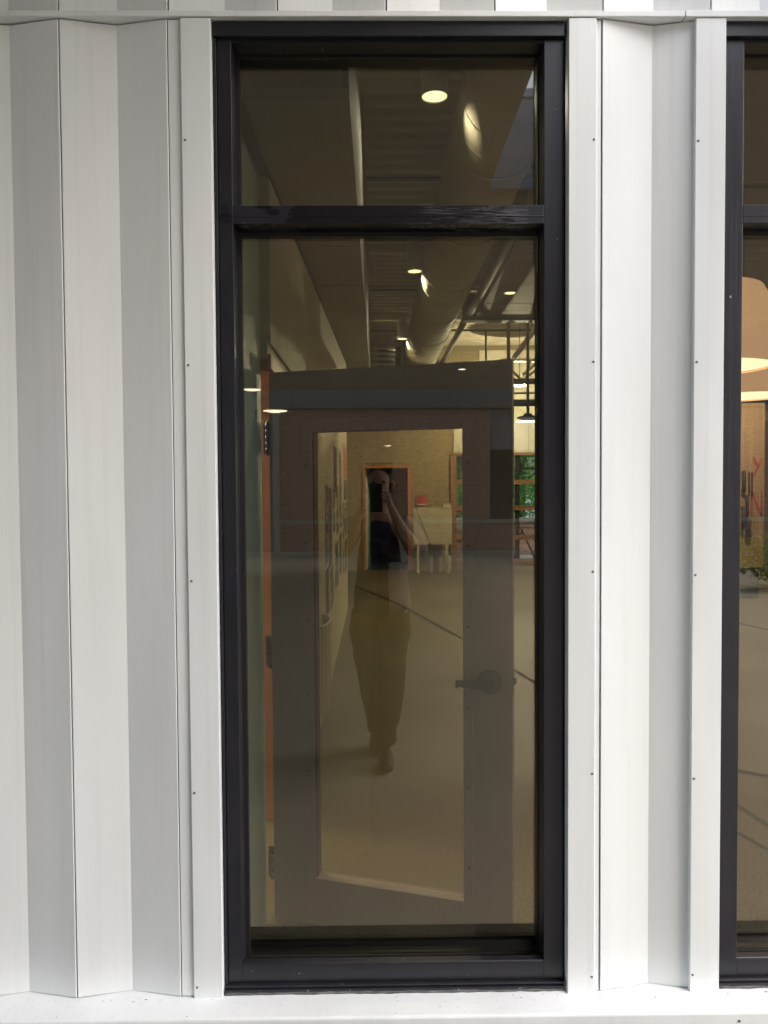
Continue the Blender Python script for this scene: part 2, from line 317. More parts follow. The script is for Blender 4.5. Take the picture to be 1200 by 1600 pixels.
# ------------------------------------------------------------------ mesh helpers
ORG = {}
class MB:
    def __init__(s): s.v = []; s.f = []; s.smooth = []
    def _add(s, vs, fs, sm=False):
        b = len(s.v); s.v += [tuple(v) for v in vs]
        for f in fs: s.f.append([b + i for i in f]); s.smooth.append(sm)
        return s
    def box(s, x0, x1, y0, y1, z0, z1):
        vs = [(x, y, z) for z in (z0, z1) for y in (y0, y1) for x in (x0, x1)]
        return s._add(vs, [(0, 2, 3, 1), (4, 5, 7, 6), (0, 1, 5, 4), (2, 6, 7, 3), (0, 4, 6, 2), (1, 3, 7, 5)])
    def obox(s, c, ax, ay, az):
        """oriented box: centre and three half-axis vectors"""
        c, ax, ay, az = map(Vector, (c, ax, ay, az))
        vs = [c + ax * i + ay * j + az * k for k in (-1, 1) for j in (-1, 1) for i in (-1, 1)]
        return s._add(vs, [(0, 2, 3, 1), (4, 5, 7, 6), (0, 1, 5, 4), (2, 6, 7, 3), (0, 4, 6, 2), (1, 3, 7, 5)])
    def tube(s, pts, r, n=10, cap=True):
        pts = [Vector(p) for p in pts]; rs = r if isinstance(r, (list, tuple)) else [r] * len(pts)
        b = []; ref = None
        for i, p in enumerate(pts):
            d = (pts[min(i + 1, len(pts) - 1)] - pts[max(i - 1, 0)]).normalized()
            if ref is None:
                ref = d.cross(Vector((0, 0, 1)) if abs(d.z) < 0.9 else Vector((1, 0, 0))).normalized()
            ref = (ref - d * ref.dot(d)).normalized(); q = d.cross(ref)
            for k in range(n):
                t = 2 * math.pi * k / n
                b.append(p + (ref * math.cos(t) + q * math.sin(t)) * rs[i])
        fs = []
        for i in range(len(pts) - 1):
            for k in range(n):
                fs.append((i * n + k, i * n + (k + 1) % n, (i + 1) * n + (k + 1) % n, (i + 1) * n + k))
        s._add(b, fs, True)
        if cap:
            o = len(s.v) - len(b)
            s.f.append([o + k for k in range(n)][::-1]); s.smooth.append(False)
            s.f.append([o + (len(pts) - 1) * n + k for k in range(n)]); s.smooth.append(False)
        return s
    def lathe(s, c, prof, n=32, cap0=False, cap1=False):
        """profile of (radius, z) turned about the vertical through c"""
        vs = []; fs = []
        for (r, z) in prof:
            for k in range(n):
                t = 2 * math.pi * k / n; vs.append((c[0] + r * math.cos(t), c[1] + r * math.sin(t), c[2] + z))
        for i in range(len(prof) - 1):
            for k in range(n):
                fs.append((i * n + k, i * n + (k + 1) % n, (i + 1) * n + (k + 1) % n, (i + 1) * n + k))
        s._add(vs, fs, True); o = len(s.v) - len(vs)
        if cap0: s.f.append([o + k for k in range(n)][::-1]); s.smooth.append(False)
        if cap1: s.f.append([o + (len(prof) - 1) * n + k for k in range(n)]); s.smooth.append(False)
        return s
    def prism(s, prof, z0, z1, close=True):
        """plan polygon (x, y) extruded in z"""
        n = len(prof); vs = [(x, y, z0) for x, y in prof] + [(x, y, z1) for x, y in prof]
        fs = [(i, (i + 1) % n, n + (i + 1) % n, n + i) for i in range(n)]
        s._add(vs, fs + ([tuple(range(n))[::-1], tuple(range(n, 2 * n))] if close else []))
        return s
    def extr_x(s, prof, x0, x1):
        """section polygon (y, z) extruded in x"""
        n = len(prof); vs = [(x0, y, z) for y, z in prof] + [(x1, y, z) for y, z in prof]
        fs = [(i, (i + 1) % n, n + (i + 1) % n, n + i) for i in range(n)]
        return s._add(vs, fs + [tuple(range(n))[::-1], tuple(range(n, 2 * n))])
    def extr_y(s, prof, y0, y1):
        n = len(prof); vs = [(x, y0, z) for x, z in prof] + [(x, y1, z) for x, z in prof]
        fs = [(i, (i + 1) % n, n + (i + 1) % n, n + i) for i in range(n)]
        return s._add(vs, fs + [tuple(range(n))[::-1], tuple(range(n, 2 * n))])
    def build(s, name, m, parent=None, bevel=0.0, local=False, kind=None, recalc=True):
        me = bpy.data.meshes.new(name)
        o0 = Vector((0, 0, 0)) if local else ORG.get(parent.name, Vector((0, 0, 0))) if parent else Vector((0, 0, 0))
        me.from_pydata([tuple(Vector(v) - o0) for v in s.v], [], s.f)
        me.polygons.foreach_set('use_smooth', s.smooth)
        if recalc:
            bm = bmesh.new(); bm.from_mesh(me); bmesh.ops.recalc_face_normals(bm, faces=bm.faces); bm.to_mesh(me); bm.free()
        me.materials.append(m); me.update()
        o = bpy.data.objects.new(name, me); COL.objects.link(o)
        if parent: o.parent = parent; ORG[o.name] = o0
        if bevel:
            b = o.modifiers.new('bevel', 'BEVEL'); b.width = bevel; b.segments = 2; b.limit_method = 'ANGLE'; b.angle_limit = R(40)
        if kind: o['kind'] = kind
        return o

def thing(name, label, cat, loc=(0, 0, 0), rz=0.0, group=None):
    o = bpy.data.objects.new(name, None); COL.objects.link(o); o.empty_display_size = 0.1
    o.location = loc; o.rotation_euler = (0, 0, rz); o['label'] = label; o['category'] = cat
    if group: o['group'] = group
    ORG[o.name] = Vector(loc)
    return o
def tag(o, label, cat, group=None):
    o['label'] = label; o['category'] = cat
    if group: o['group'] = group
    return o
def struct(o): o['kind'] = 'structure'; return o
def dup(o, parent=None, loc=None):
    c = o.copy(); COL.objects.link(c)
    if parent: c.parent = parent
    if loc is not None: c.location = loc
    for ch in list(o.children): dup(ch, c)
    return c
def leaves(mb, c, rad, n, sz, shell=0.55):
    for _ in range(n):
        d = Vector((random.gauss(0, 1), random.gauss(0, 1), random.gauss(0, 1))).normalized()
        k = (shell + (1 - shell) * random.random()) * (0.8 + 0.35 * random.random())
        p = Vector((c[0] + d.x * rad[0] * k, c[1] + d.y * rad[1] * k, c[2] + d.z * rad[2] * k))
        if p.z < 0.02: continue
        u = Vector((random.gauss(0, 1), random.gauss(0, 1), random.gauss(0, .6))).normalized(); v = u.cross(d).normalized() if abs(u.dot(d)) < .95 else u.orthogonal()
        s = sz * (0.6 + 0.8 * random.random())
        mb._add([p - u * s, p + v * s * .45, p + u * s, p - v * s * .45], [(0, 1, 2, 3)])

# ================================================================== LARGE STRUCTURE
# ---- ground outside and floor inside
struct(MB().box(-120, 120, -120, 0.02, -0.4, -0.004).build('paved_ground', M['ground']))
struct(MB().box(-120, 120, 12.95, 160, -0.4, -0.02).build('terrace_ground', M['terrace']))
struct(MB().box(-60, 60, -.575, 0.0195, -.1, 0.004).build('dark_ground_strip', M['darkground']))  # darker, rougher strip of ground along the foot of the facade
fl = struct(MB().box(-6, 9, 0.02, 12.95, -0.4, 0.0).build('hall_floor', M['floor']))
def strip(pts, wd, z=0.004):
    mb = MB()
    for a, b in zip(pts[:-1], pts[1:]):
        a, b = Vector((*a, 0)), Vector((*b, 0)); d = (b - a).normalized(); q = Vector((-d.y, d.x, 0)) * wd * .5
        a2, b2 = a - d * wd * .2, b + d * wd * .2
        mb._add([a2 - q + Vector((0, 0, z)), b2 - q + Vector((0, 0, z)), b2 + q + Vector((0, 0, z)), a2 + q + Vector((0, 0, z))], [(0, 1, 2, 3)])
    return mb
strip([(-1.2, 13.2 - .6), (-.45, 10.77), (0.3, 8.5), (0.918, 5.98), (1.298, 4.18), (1.75, 2.0), (2.0, .6)], 0.035).build('floor_line', M['line'], fl)
strip([(3.0, 9.6), (4.2, 6.77), (4.32, 6.36), (5.4, 3.4)], 0.06, 0.006).build('floor_line', M['line'], fl)
strip([(1.2, 2.42), (2.02, 2.22), (2.14, 2.14), (3.6, 1.3)], 0.035, 0.008).build('floor_line', M['line'], fl)
strip([(1.3, 1.75), (1.654, 1.44), (1.70, 1.28), (2.3, .55)], 0.03, 0.010).build('floor_line', M['line'], fl)

# ---- the clad facade: one building thing; panels, trims, windows are its parts
B = thing('metal_clad_building', 'white folded metal facade with two tall dark framed windows', 'building', (0, 0.06, 0))
Z0, Z1 = 0.256, 2.795
core = MB()
for x0, x1 in ((-6.0, -0.412), (0.503, 0.906), (1.83, 9.0)):
    core.box(x0, x1, 0.06, 0.20, 0.0, 2.80)
core.box(-6, 9, 0.06, 0.2, 2.80, 5.2)
core.build('wall', M['daywhite'], B)
kb = MB()
kb.box(-6, 9, 0.02, 0.06, 0.0, 0.245)
kb.build('base_wall', M['stone'], B)
bk = MB()
for x0, x1 in ((-6.0, -0.412), (0.503, 0.906), (1.83, 9.0)):
    bk.box(x0, x1, 0.045, 0.06, 0.245, 2.797)
bk.box(-6, 9, 0.045, 0.06, 2.803, 5.2)
bk.build('membrane', M['backing'], B)

def vpanel(xa, xb, z0, z1, ysl=0.0, cut=None):
    """folded sheet from ridge xa to ridge xb with a valley between, thin hemmed edges; cut = stop at this x"""
    g = 0.0017; xm = (xa + xb) / 2; dv = 0.028
    front = [(xa + g, 0.014), (xa + g, 0.0012), (xa + g + .0012, 0.0), (xm, dv), (xb - g - .0012, 0.0), (xb - g, 0.0012), (xb - g, 0.014)]
    if cut is not None:
        t = (cut - xm) / (xb - xm); yc = dv * (1 - t)
        front = [p for p in front if p[0] < cut] + [(cut, yc)]
    back = [(x, y + 0.0015) for x, y in front[1:-1]][::-1]
    if cut is None:
        back = [(xb - g - .0015, 0.014)] + [(xb - g - .0015, .0025), (xm, dv + .0015), (xa + g + .0015, .0025)] + [(xa + g + .0015, 0.014)]
    else:
        back = [(cut, yc + .0015), (xm, dv + .0015), (xa + g + .0015, .0025), (xa + g + .0015, 0.014)]
    return MB().prism(front + back, z0, z1)
P0 = 0.2777
for k in range(-4, 0):                                   # left of the main window
    xa = -0.522 + 0.2757 * k + 0.0002
    vpanel(xa, xa + 0.2757, Z0, Z1).build('cladding_panel', M['white'], B)
vpanel(0.5892, 0.5892 + 0.2777, Z0, Z1, cut=0.834).build('cladding_panel', M['white'], B)
for k in range(4):
    vpanel(1.915 + P0 * k, 1.915 + P0 * (k + 1), Z0, Z1).build('cladding_panel', M['white'], B)
for k in range(-5, 12):                                  # upper band
    xa = -0.5195 + P0 * k
    vpanel(xa, xa + P0, 2.8125, 4.6).build('upper_cladding_panel', M['white'], B)
# flat strips between panel and trim
MB().box(-0.5205, -0.489, 0.0012, 0.004, Z0, Z1 - .001).build('filler_strip', M['white'], B)
MB().box(0.5735, 0.5872, 0.0022, 0.005, Z0, Z1 - .001).build('filler_strip', M['white'], B)
def trim(x0, x1, lip, z0=0.2505, z1=2.7945):
    mb = MB()
    mb.prism([(x0, .012), (x0, -.0052), (x0 + .001, -.0065), (x1 - .001, -.0065), (x1, -.0052), (x1, .030), (x1 - .0018, .030), (x1 - .0018, -.0045), (x0 + .0018, -.0045), (x0 + .0018, .012)] if lip == 1 else
             [(x0, .030), (x0, -.0052), (x0 + .001, -.0065), (x1 - .001, -.0065), (x1, -.0052), (x1, .012), (x1 - .0018, .012), (x1 - .0018, -.0045), (x0 + .0018, -.0045), (x0 + .0018, .030)], z0, z1)
    return mb.build('trim_strip', M['white'], B)
t1 = trim(-0.4875, -0.4118, 1); t2 = trim(0.5024, 0.5735, 0); t3 = trim(0.8285, 0.9065, 1); t4 = trim(1.829, 1.912, 0)
t1b = MB().box(-.4118, -.4103, .0, .055, .262, 2.7945)
screw_me = None
def screw(x, z, parent, tilt):
    global screw_me
    if screw_me is None:
        mb = MB()
        mb.tube([(0, 0, 0), (0, -.0012, 0), (0, -.002, 0)], [.0031, .0029, .0019], 10)
        mb.box(-.0022, .0022, -.0023, -.0019, -.0004, .0004)
        o = mb.build('screw', M['screw'], parent, local=True); screw_me = o.data
    else:
        o = bpy.data.objects.new('screw', screw_me); COL.objects.link(o); o.parent = parent
    o.location = (x, -.0065 - 0.06, z); o.rotation_euler = (0, tilt, 0)
for z in (2.489, 1.918, 1.360, 0.803, 0.283): screw(-0.479, z, t1, random.random() * 3)
for z in (2.489, 1.922, 1.377, 0.843, 0.297): screw(0.567, z, t2, random.random() * 3)
for z in (2.485, 1.92, 1.366, 0.827, 0.299): screw(0.836, z, t3, random.random() * 3)
# flashing between the two cladding bands, with a lap joint on the right
fb = MB(); fb.extr_x([(-.009, 2.7985), (-.0078, 2.7972), (.052, 2.7995), (.052, 2.8095), (-.0075, 2.8118), (-.009, 2.8105)], -6, 0.7985); fb.build('flashing_strip', M['white'], B)
fb = MB(); fb.extr_x([(-.0105, 2.7975), (-.009, 2.7962), (.052, 2.799), (.052, 2.811), (-.009, 2.8125), (-.0105, 2.8112)], 0.801, 9); fb.build('flashing_strip', M['white'], B)
# projecting sill ledge with a folded front
sb = MB(); sb.extr_x([(.046, .2565), (-.074, .2475), (-.0785, .2455), (-.0800, .2415), (-.0800, .200), (-.0785, .200), (-.0785, .240), (.046, .252)], -6, 9); sb.build('sill_ledge', M['white'], B)
ls = MB().tube([(.926, -.0800, .2245), (.926, -.0815, .2245)], .0032, 10).build('screw', M['screw'], B)

def window(x0, wl, wr, label, x1):
    """tall window: outer jambs/header as the part, members, gaskets and panes as its pieces"""
    il, ir = x0 + wl, x1 - wr
    fr = MB()
    fr.box(x0 + .011, il, .020, .14, .2762, 2.7565)                       # left jamb
    fr.box(ir, x1 - .0065, .020, .14, .2762, 2.7565)                      # right jamb
    w0 = fr.build('window', M['frame'], B, bevel=.0012); w0['label'] = label
    sm = MB(); sm.box(x0 + .0032, x0 + .0098, .014, .06, .2762, 2.7555); sm.box(x0 + .0008, x0 + .0032, .028, .06, .2762, 2.795)
    sm.box(x1 - .0053, x1 - .0022, .026, .06, .2762, 2.795)
    sm.build('receptor_channel', M['frame'], w0, bevel=.0008)
    MB().box(x0 + .0033, x1 - .0055, .008, .14, 2.7578, 2.7955).build('header_cap', M['frame'], w0, bevel=.0015)
    hb = MB().box(il, ir, .024, .14, 2.749, 2.7572).build('head_member', M['frame'], w0)
    MB().box(il + .0003, ir - .0003, .0195, .1395, 2.2852, 2.3325).extr_x([(.0195, 2.3058), (.0180, 2.3050), (.0180, 2.3032), (.0195, 2.3024)], il + .0003, ir - .0003).build('transom_bar', M['smear'], w0, bevel=.0012)
    sl_ = MB(); sl_.extr_x([(.0205, .2762), (.0205, .3245), (.0230, .3272), (.0450, .3272), (.0460, .3200), (.084, .3050), (.1395, .3050), (.1395, .2762)], il + .0003, ir - .0003)
    sl_.build('sill_bar', M['frame'], w0, bevel=.001)
    rb = MB(); rb.extr_x([(.008, .2745), (.008, .2705), (.012, .2690), (.012, .2675), (.004, .2660), (.004, .2580), (.055, .2580), (.055, .2758), (.012, .2758)], x0 + .004, x1 - .004)
    rb.build('sill_receptor', M['frame'], w0, bevel=.0006)
    for (za, zb) in ((2.3335, 2.7485), (.3065, 2.2845)):
        gk = MB(); zt = zb - (.004 if za > 2 else .0115); zl = za + (.004 if za > 2 else .0012)
        gk.box(il + .0004, il + .0108, .083, .0995, za, zb); gk.box(ir - .0028, ir - .0004, .083, .0995, za, zb)
        gk.box(il + .0108, ir - .0028, .083, .0995, zt, zb); gk.box(il + .0108, ir - .0028, .083, .0995, za, zl)
        gk.build('gasket', M['gasket'], w0)
        MB().box(il + .0109, ir - .0029, .0885, .0945, zl + .0001, zt - .0001).build('glass_pane', M['glass'], w0)
    return w0
def bead(x0, x1, par):
    mb = MB(); pts = []; rs = []; n = 46
    for i in range(n + 1):
        x = x0 + (x1 - x0) * i / n; pts.append((x, .0045 + random.uniform(-.0012, .0012), .2568 + random.uniform(-.0006, .0008))); rs.append(.0032 + random.uniform(-.0008, .0012))
    mb.tube(pts, rs, 7); mb.build('sealant_bead', M['sealant'], par)
w1 = window(-0.4118, .0473, .0563, 'left tall window with tinted glass and smeared black transom bar', 0.501)
w2 = window(0.9066, .0590, .0563, 'right tall window cut off by the photo edge', 1.8285)
bead(-.408, .498, w1); bead(.912, 1.82, w2)
# dark curb on the inside under the windows
MB().box(-0.40, 0.70, .1402, .2035, 0.0, .323).build('interior_curb', M['curb'], B)
MB().box(0.906, 1.83, .1402, .2035, 0.0, .323).build('interior_curb', M['curb'], B)

# ---- roof, interior walls and ceilings
struct(MB().box(-6, 9.2, 0.2, 12.95, 4.52, 4.9).build('roof', M['canopy']))
struct(MB().box(9.0, 9.2, 0.2, 12.95, 0, 4.52).build('right_wall', M['plaster']))
struct(MB().box(-6.2, -6.0, 0.0, 16.0, 0, 4.52).build('end_wall', M['plaster']))
def ztop(y): return 2.68 + 0.07 * y
XL = -0.375
lw = MB()
lw.extr_x([(1.70, 0), (8.2, 0), (8.2, ztop(8.2)), (1.70, ztop(1.70))], XL - .21, XL - .012)
lw.extr_x([(.80, 2.07), (1.70, 2.07), (1.70, ztop(1.7)), (.80, ztop(.8))], XL - .21, XL - .012)
lw.extr_x([(.2, 0), (.795, 0), (.795, 2.07), (.8, 2.07), (.8, ztop(.8)), (.2, ztop(.2))], XL - .21, XL - .041)
lwall = struct(lw.build('left_wall', M['plaster']))
MB().box(XL - .209, XL - .0405, .142, .198, .0, 2.79).build('window_return', M['daywhite'], lwall)
y = 1.75
while y < 8.15:
    y2 = min(y + .36, 8.2)
    MB().extr_x([(y + .002, .0), (y2 - .002, .0), (y2 - .002, ztop(y2) - .02), (y + .002, ztop(y) - .02)], XL - .0118, XL).build('wall_panel', M['plaster'], lwall)
    y = y2
for ya, yb in ((.80, .99), (.99, 1.35), (1.35, 1.75)):
    MB().extr_x([(ya + .002, 2.125), (yb - .002, 2.125), (yb - .002, ztop(yb) - .02), (ya + .002, ztop(ya) - .02)], XL - .0118, XL).build('wall_panel', M['plaster'], lwall)
MB().extr_x([(.205, .0), (.79, .0), (.79, ztop(.79) - .02), (.205, ztop(.205) - .02)], XL - .0408, XL - .036).build('wall_panel', M['daywhite'], lwall)
# orange steel door frame in the left wall opening
df = MB()
df.box(XL - .215, XL + .004, 1.655, 1.70, 0.0, 2.07)                     # far jamb
df.box(XL - .215, XL - .045, .7955, .815, 0.0, 2.07)                     # hinge jamb
df.box(XL - .215, XL + .004, .815, 1.655, 2.025, 2.07)                  # head
df.box(XL - .0005, XL + .012, .715, 1.76, 2.02, 2.07)                   # head casing
df.box(XL - .0005, XL + .012, 1.70, 1.76, 0.0, 2.02)
df.build('door_frame', M['orange'], lwall, bevel=.002)
# room behind that doorway
struct(MB().box(-2.6, -2.5, .2, 3.2, 0, 2.7).build('side_room_wall', M['plaster']))
src = struct(MB().box(-2.5, XL - .22, .2, 3.2, 2.6, 2.68).build('side_room_ceiling', M['soffit']))
MB().lathe((-1.3, 1.9, 2.54), [(0, 0), (.15, .005), (.16, .03), (.15, .058)], 24).build('unseen_ceiling_lamp', M['lampwhite'], src)  # out of sight, put in to light the side room and orange frame
pl = bpy.data.lights.new('lamp_light', 'POINT'); pl.energy = 58; pl.color = (1, .88, .66); pl.shadow_soft_size = .12
po = bpy.data.objects.new('lamp_light', pl); COL.objects.link(po); po.parent = src; po.location = (-1.3, 1.9, 2.42)
# sloping soffit along the left wall
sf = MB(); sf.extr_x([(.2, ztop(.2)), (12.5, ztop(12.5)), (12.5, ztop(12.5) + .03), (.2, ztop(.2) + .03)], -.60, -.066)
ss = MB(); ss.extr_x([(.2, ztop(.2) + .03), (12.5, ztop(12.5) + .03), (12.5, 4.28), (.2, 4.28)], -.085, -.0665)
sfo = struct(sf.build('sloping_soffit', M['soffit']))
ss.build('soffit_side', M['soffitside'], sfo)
struct(MB().extr_x([(.2, ztop(.2) - .002), (8.2, ztop(8.2) - .002), (8.2, ztop(8.2) - .016), (.2, ztop(.2) - .016)], XL - .03, XL + .008).build('shadow_gap', M['black']))
# ribbed steel deck
dk = MB(); y = .2; prof = []
while y < 12.7:
    prof += [(y, 4.28), (y + .085, 4.28), (y + .105, 4.325), (y + .17, 4.325)]; y += .19
prof = [p for p in prof if p[0] < 12.9]
dk._add([(x, p[0], p[1]) for x in (-.084, 9.0) for p in prof], [(i, i + 1, len(prof) + i + 1, len(prof) + i) for i in range(len(prof) - 1)])
deck = struct(dk.build('ribbed_ceiling_deck', M['deck']))
for yy in (4.74, 8.5, 11.2):
    MB().box(-.06, 1.32 if yy < 10 else 9, yy - .03, yy + .03, 4.262, 4.2795).build('slot', M['black'], deck)
for yy, zz in ((2.0, 4.19), (6.6, 4.19), (10.0, 4.19)):
    MB().box(-.06, 9 if yy > 9 else 1.3, yy - .05, yy + .05, zz, 4.2795).build('purlin', M['deck'], deck)
# lower flat ceiling on the right made of boards with pale joints
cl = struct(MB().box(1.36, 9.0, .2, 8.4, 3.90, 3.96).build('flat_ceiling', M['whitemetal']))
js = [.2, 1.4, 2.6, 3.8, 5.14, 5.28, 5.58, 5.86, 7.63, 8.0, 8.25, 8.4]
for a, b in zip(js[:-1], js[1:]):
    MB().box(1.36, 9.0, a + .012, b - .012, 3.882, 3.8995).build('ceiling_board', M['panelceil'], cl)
struct(MB().box(1.20, 9.0, 8.40, 8.56, 3.84, 4.2).build('ceiling_beam', M['greymetal']))
# far wall with yellow brick face, doorway and window opening
FY = 12.7
fw_ = MB()
def wallbox(mb, y0, y1):
    mb.box(-6, -.235, y0, y1, 0, 4.52); mb.box(-.235, .674, y0, y1, 2.02, 4.52); mb.box(.674, 1.50, y0, y1, 0, 4.52)
    mb.box(1.50, 6.2, y0, y1, 2.25, 4.52); mb.box(1.50, 6.2, y0, y1, 0, .15); mb.box(6.2, 9, y0, y1, 0, 4.52)
wallbox(fw_, FY + .012, FY + .22)
farwall = struct(fw_.build('far_wall', M['mortarin']))
bb = MB(); bh, bl = .0665, .203
for r in range(0, 63):
    z = .004 + r * bh
    x = -2.2 - (bl / 2 if r % 2 else 0)
    while x < 2.2 if z > 2.2 or True else False:
        xa, xb = x + .005, x + bl - .005; za, zb = z, z + bh - .010
        x += bl
        if xb > 1.5 and zb < 2.86: continue
        if za < 2.02 and xb > -.24 and xa < .68: continue
        if xb > 2.15: break
        j = random.uniform(-.002, .002)
        bb._add([(xa, FY + j, za), (xb, FY + j, za), (xb, FY + j, zb), (xa, FY + j, zb), (xa, FY + .013, za), (xb, FY + .013, za), (xb, FY + .013, zb), (xa, FY + .013, zb)],
                [(0, 1, 2, 3), (0, 4, 5, 1), (3, 2, 6, 7), (0, 3, 7, 4), (1, 5, 6, 2)])
bb.build('brick_courses', M['brickin'], farwall, kind='stuff', recalc=False)
for k in range(8):                                       # pale metal panels over the window
    MB().box(1.50 + .36 * k + .004, 1.50 + .36 * (k + 1) - .004, FY - .012, FY + .0115, 2.26, 2.83).build('siding_panel', M['whitemetal'], farwall)
MB().box(1.47, 6.2, FY - .03, FY + .0115, 2.20, 2.255).build('lintel', M['wood'], farwall)
MB().box(2.0, 9, FY - .02, FY + .0115, 2.84, 4.2).build('upper_wall_board', M['plaster'], farwall)
dfr = MB(); dfr.box(-.235, -.185, FY - .02, FY + .2, 0, 2.02); dfr.box(.624, .674, FY - .02, FY + .2, 0, 2.02); dfr.box(-.185, .624, FY - .02, FY + .2, 1.97, 2.02)
dfr.build('door_frame', M['orange'], farwall, bevel=.003)
wf = MB(); wf.box(1.44, 1.548, FY - .05, FY + .15, .15, 2.2); wf.box(5.9, 6.0, FY - .05, FY + .15, .15, 2.2)
wf.build('window_post', M['wood'], farwall)
for z in (1.69, 1.19, .62, .17):
    MB().box(1.548, 5.9, FY - .02, FY + .10, z - .045, z + .045).build('window_transom', M['wood'], farwall)
for x in (2.73, 3.95): MB().box(x - .04, x + .04, FY + .02, FY + .08, .2, 2.2).build('window_mullion', M['black'], farwall)
MB().box(1.548, 5.9, FY + .025, FY + .075, 1.925, 1.965).build('window_mullion', M['black'], farwall)
for x0, x1 in ((1.55, 2.69), (2.77, 3.91), (3.99, 5.9)):
    MB().box(x0, x1, FY + .044, FY + .050, .215, 2.2).build('window_pane', M['farglass'], farwall)
# dim room seen through the far doorway
struct(MB().box(-1.6, 2.0, FY + .22, 16.6, -.02, .003).build('back_room_floor', M['teal']))
br = MB(); br.box(-1.6, 1.40, 16.5, 16.6, 0, 2.6); br.box(-1.7, -1.6, FY + .22, 16.6, 0, 2.6); br.box(1.28, 1.40, FY + .22, 16.5, 0, 2.6)
struct(br.build('back_room_wall', M['tealwall']))
struct(MB().box(-1.7, 1.4, FY + .22, 16.6, 2.6, 2.7).build('back_room_ceiling', M['tealwall']))

# ---- canopy over the court, open notch above right of the window
cn = MB()
cn.box(-9, .81, -3.28, -.012, 3.70, 4.05)
cn.box(-9, 5.0, -14.4, -3.28, 3.70, 4.05)
cn.box(1.84, 2.75, -3.28, -.012, 3.70, 4.05)
canopy = thing('canopy', 'dark flat canopy roof reflected high in the glass', 'canopy', (0, -8, 3.7))
cn.build('roof_slab', M['canopy'], canopy)
for k in range(8):
    MB().box(-9, 5.0, -3.28 - 1.3 * k - 1.31, -3.28 - 1.3 * k - 1.295, 3.694, 3.6995).build('joint_strip', M['canopy'], canopy)
MB().box(.82, 5.0, -3.279, -3.22, 4.305, 4.36).build('fascia', M['fascia'], canopy)
MB().box(.82, 5.0, -3.279, -3.24, 3.68, 4.30).build('fascia', M['fascia2'], canopy)
for px, py in ((-8.6, -3.6), (4.8, -3.6), (-8.6, -14.1), (4.8, -14.1)):
    MB().box(px - .1, px + .1, py - .1, py + .1, -.01, 3.7).build('post', M['canopy'], canopy)

# ---- brick building across the court (seen only as a reflection)
OY = -16.4
ob = thing('brick_building', 'red brown brick building with dark upper band reflected in the glass', 'building', (3, OY, 0))
wm = MB()
wm.box(-2.39, 2.78, OY - .3, OY - .012, 0, 3.49); wm.box(2.78, 4.4, OY - .3, OY - .012, 0, .80); wm.box(4.4, 16, OY - .3, OY - .012, 0, 3.49); wm.box(2.78, 4.4, OY - .3, OY - .21, .80, 3.49)
wm.build('wall', M['mortarout'], ob)
bo = MB(); bh, bl = .0765, .225
for r_ in range(0, 46):
    z = .004 + r_ * bh; x = -2.39 - (bl / 2 if r_ % 2 else 0)
    while x < 12.0:
        xa, xb = max(x + .006, -2.389), x + bl - .006; za, zb = z, z + bh - .013; x += bl
        if zb > 3.485: continue
        if .71 < zb and za < .83: continue
        if xb > 2.78 and xa < 4.4 and zb > .79: continue
        j = random.uniform(-.004, .004)
        bo._add([(xa, OY + j, za), (xb, OY + j, za), (xb, OY + j, zb), (xa, OY + j, zb), (xa, OY - .013, za), (xb, OY - .013, za), (xb, OY - .013, zb), (xa, OY - .013, zb)],
                [(0, 3, 2, 1), (0, 1, 5, 4), (3, 7, 6, 2), (0, 4, 7, 3), (1, 2, 6, 5)])
bo.build('brick_courses', M['brickout'], ob, kind='stuff', recalc=False)
MB().box(-2.44, 16, OY - .01, OY + .05, .722, .822).build('belt_course', M['stone'], ob)
MB().box(2.78, 4.4, OY - .2, OY - .15, .81, 2.50).build('window', M['darkglass'], ob)
for k in range(3): MB().box(2.78 + .54 * k + .004, 2.78 + .54 * (k + 1) - .004, OY - .2, OY - .08, 2.505, 3.48).build('spandrel_panel', M['greypanel'], ob)
MB().box(-2.46, -2.30, OY - .02, OY + .06, 0, 3.48).build('corner_post', M['stone'], ob)
MB().box(-10, -2.47, OY - .2, OY - .1, 0, 3.49).build('recessed_wall', M['greypanel'], ob)
for k in range(13): MB().box(-10 + 2 * k + .004, -8 + 2 * k - .004, OY - .3, OY + .16, 3.495, 5.8).build('upper_band_panel', M['darkband'], ob)
MB().box(-10, 16, OY - .5, OY - .31, 3.4, 5.85).build('upper_wall', M['darkband'], ob)
MB().box(-10, 16, OY + .02, OY + .25, -.003, .06).build('kerb', M['stone'], ob)

# ================================================================== INTERIOR THINGS
# ---- open door with its glazed opening (hinged at the left wall, leaf swung toward the window)
D = thing('interior_door', 'open taupe interior door with a tall glazed opening behind the window', 'door', (-.3826, .80, .010), R(-17.937))
DW, DH, T = .8767, 2.008, .045
gx0, gx1, gz0, gz1 = .1655, .7135, .174, 1.791
lf = MB()
lf.box(0, gx0, 0, T, 0, DH); lf.box(gx1, DW, 0, T, 0, DH); lf.box(gx0, gx1, 0, T, 0, gz0); lf.box(gx0, gx1, 0, T, gz1, DH)
lf.build('door_leaf', M['door'], D, local=True)
k_ = .0385
fr = MB()
for yy0, yy1 in ((-.007, .0), (T, T + .007)):
    fr.box(gx0 - k_, gx0 + .002, yy0, yy1, gz0 - k_, gz1 + k_); fr.box(gx1 - .002, gx1 + k_ - .008, yy0, yy1, gz0 - k_, gz1 + k_)
    fr.box(gx0 + .002, gx1 - .002, yy0, yy1, gz0 - k_, gz0 + .002); fr.box(gx0 + .002, gx1 - .002, yy0, yy1, gz1 - .002, gz1 + k_)
lfo = fr.build('glazing_frame', M['door'], D, bevel=.002, local=True)
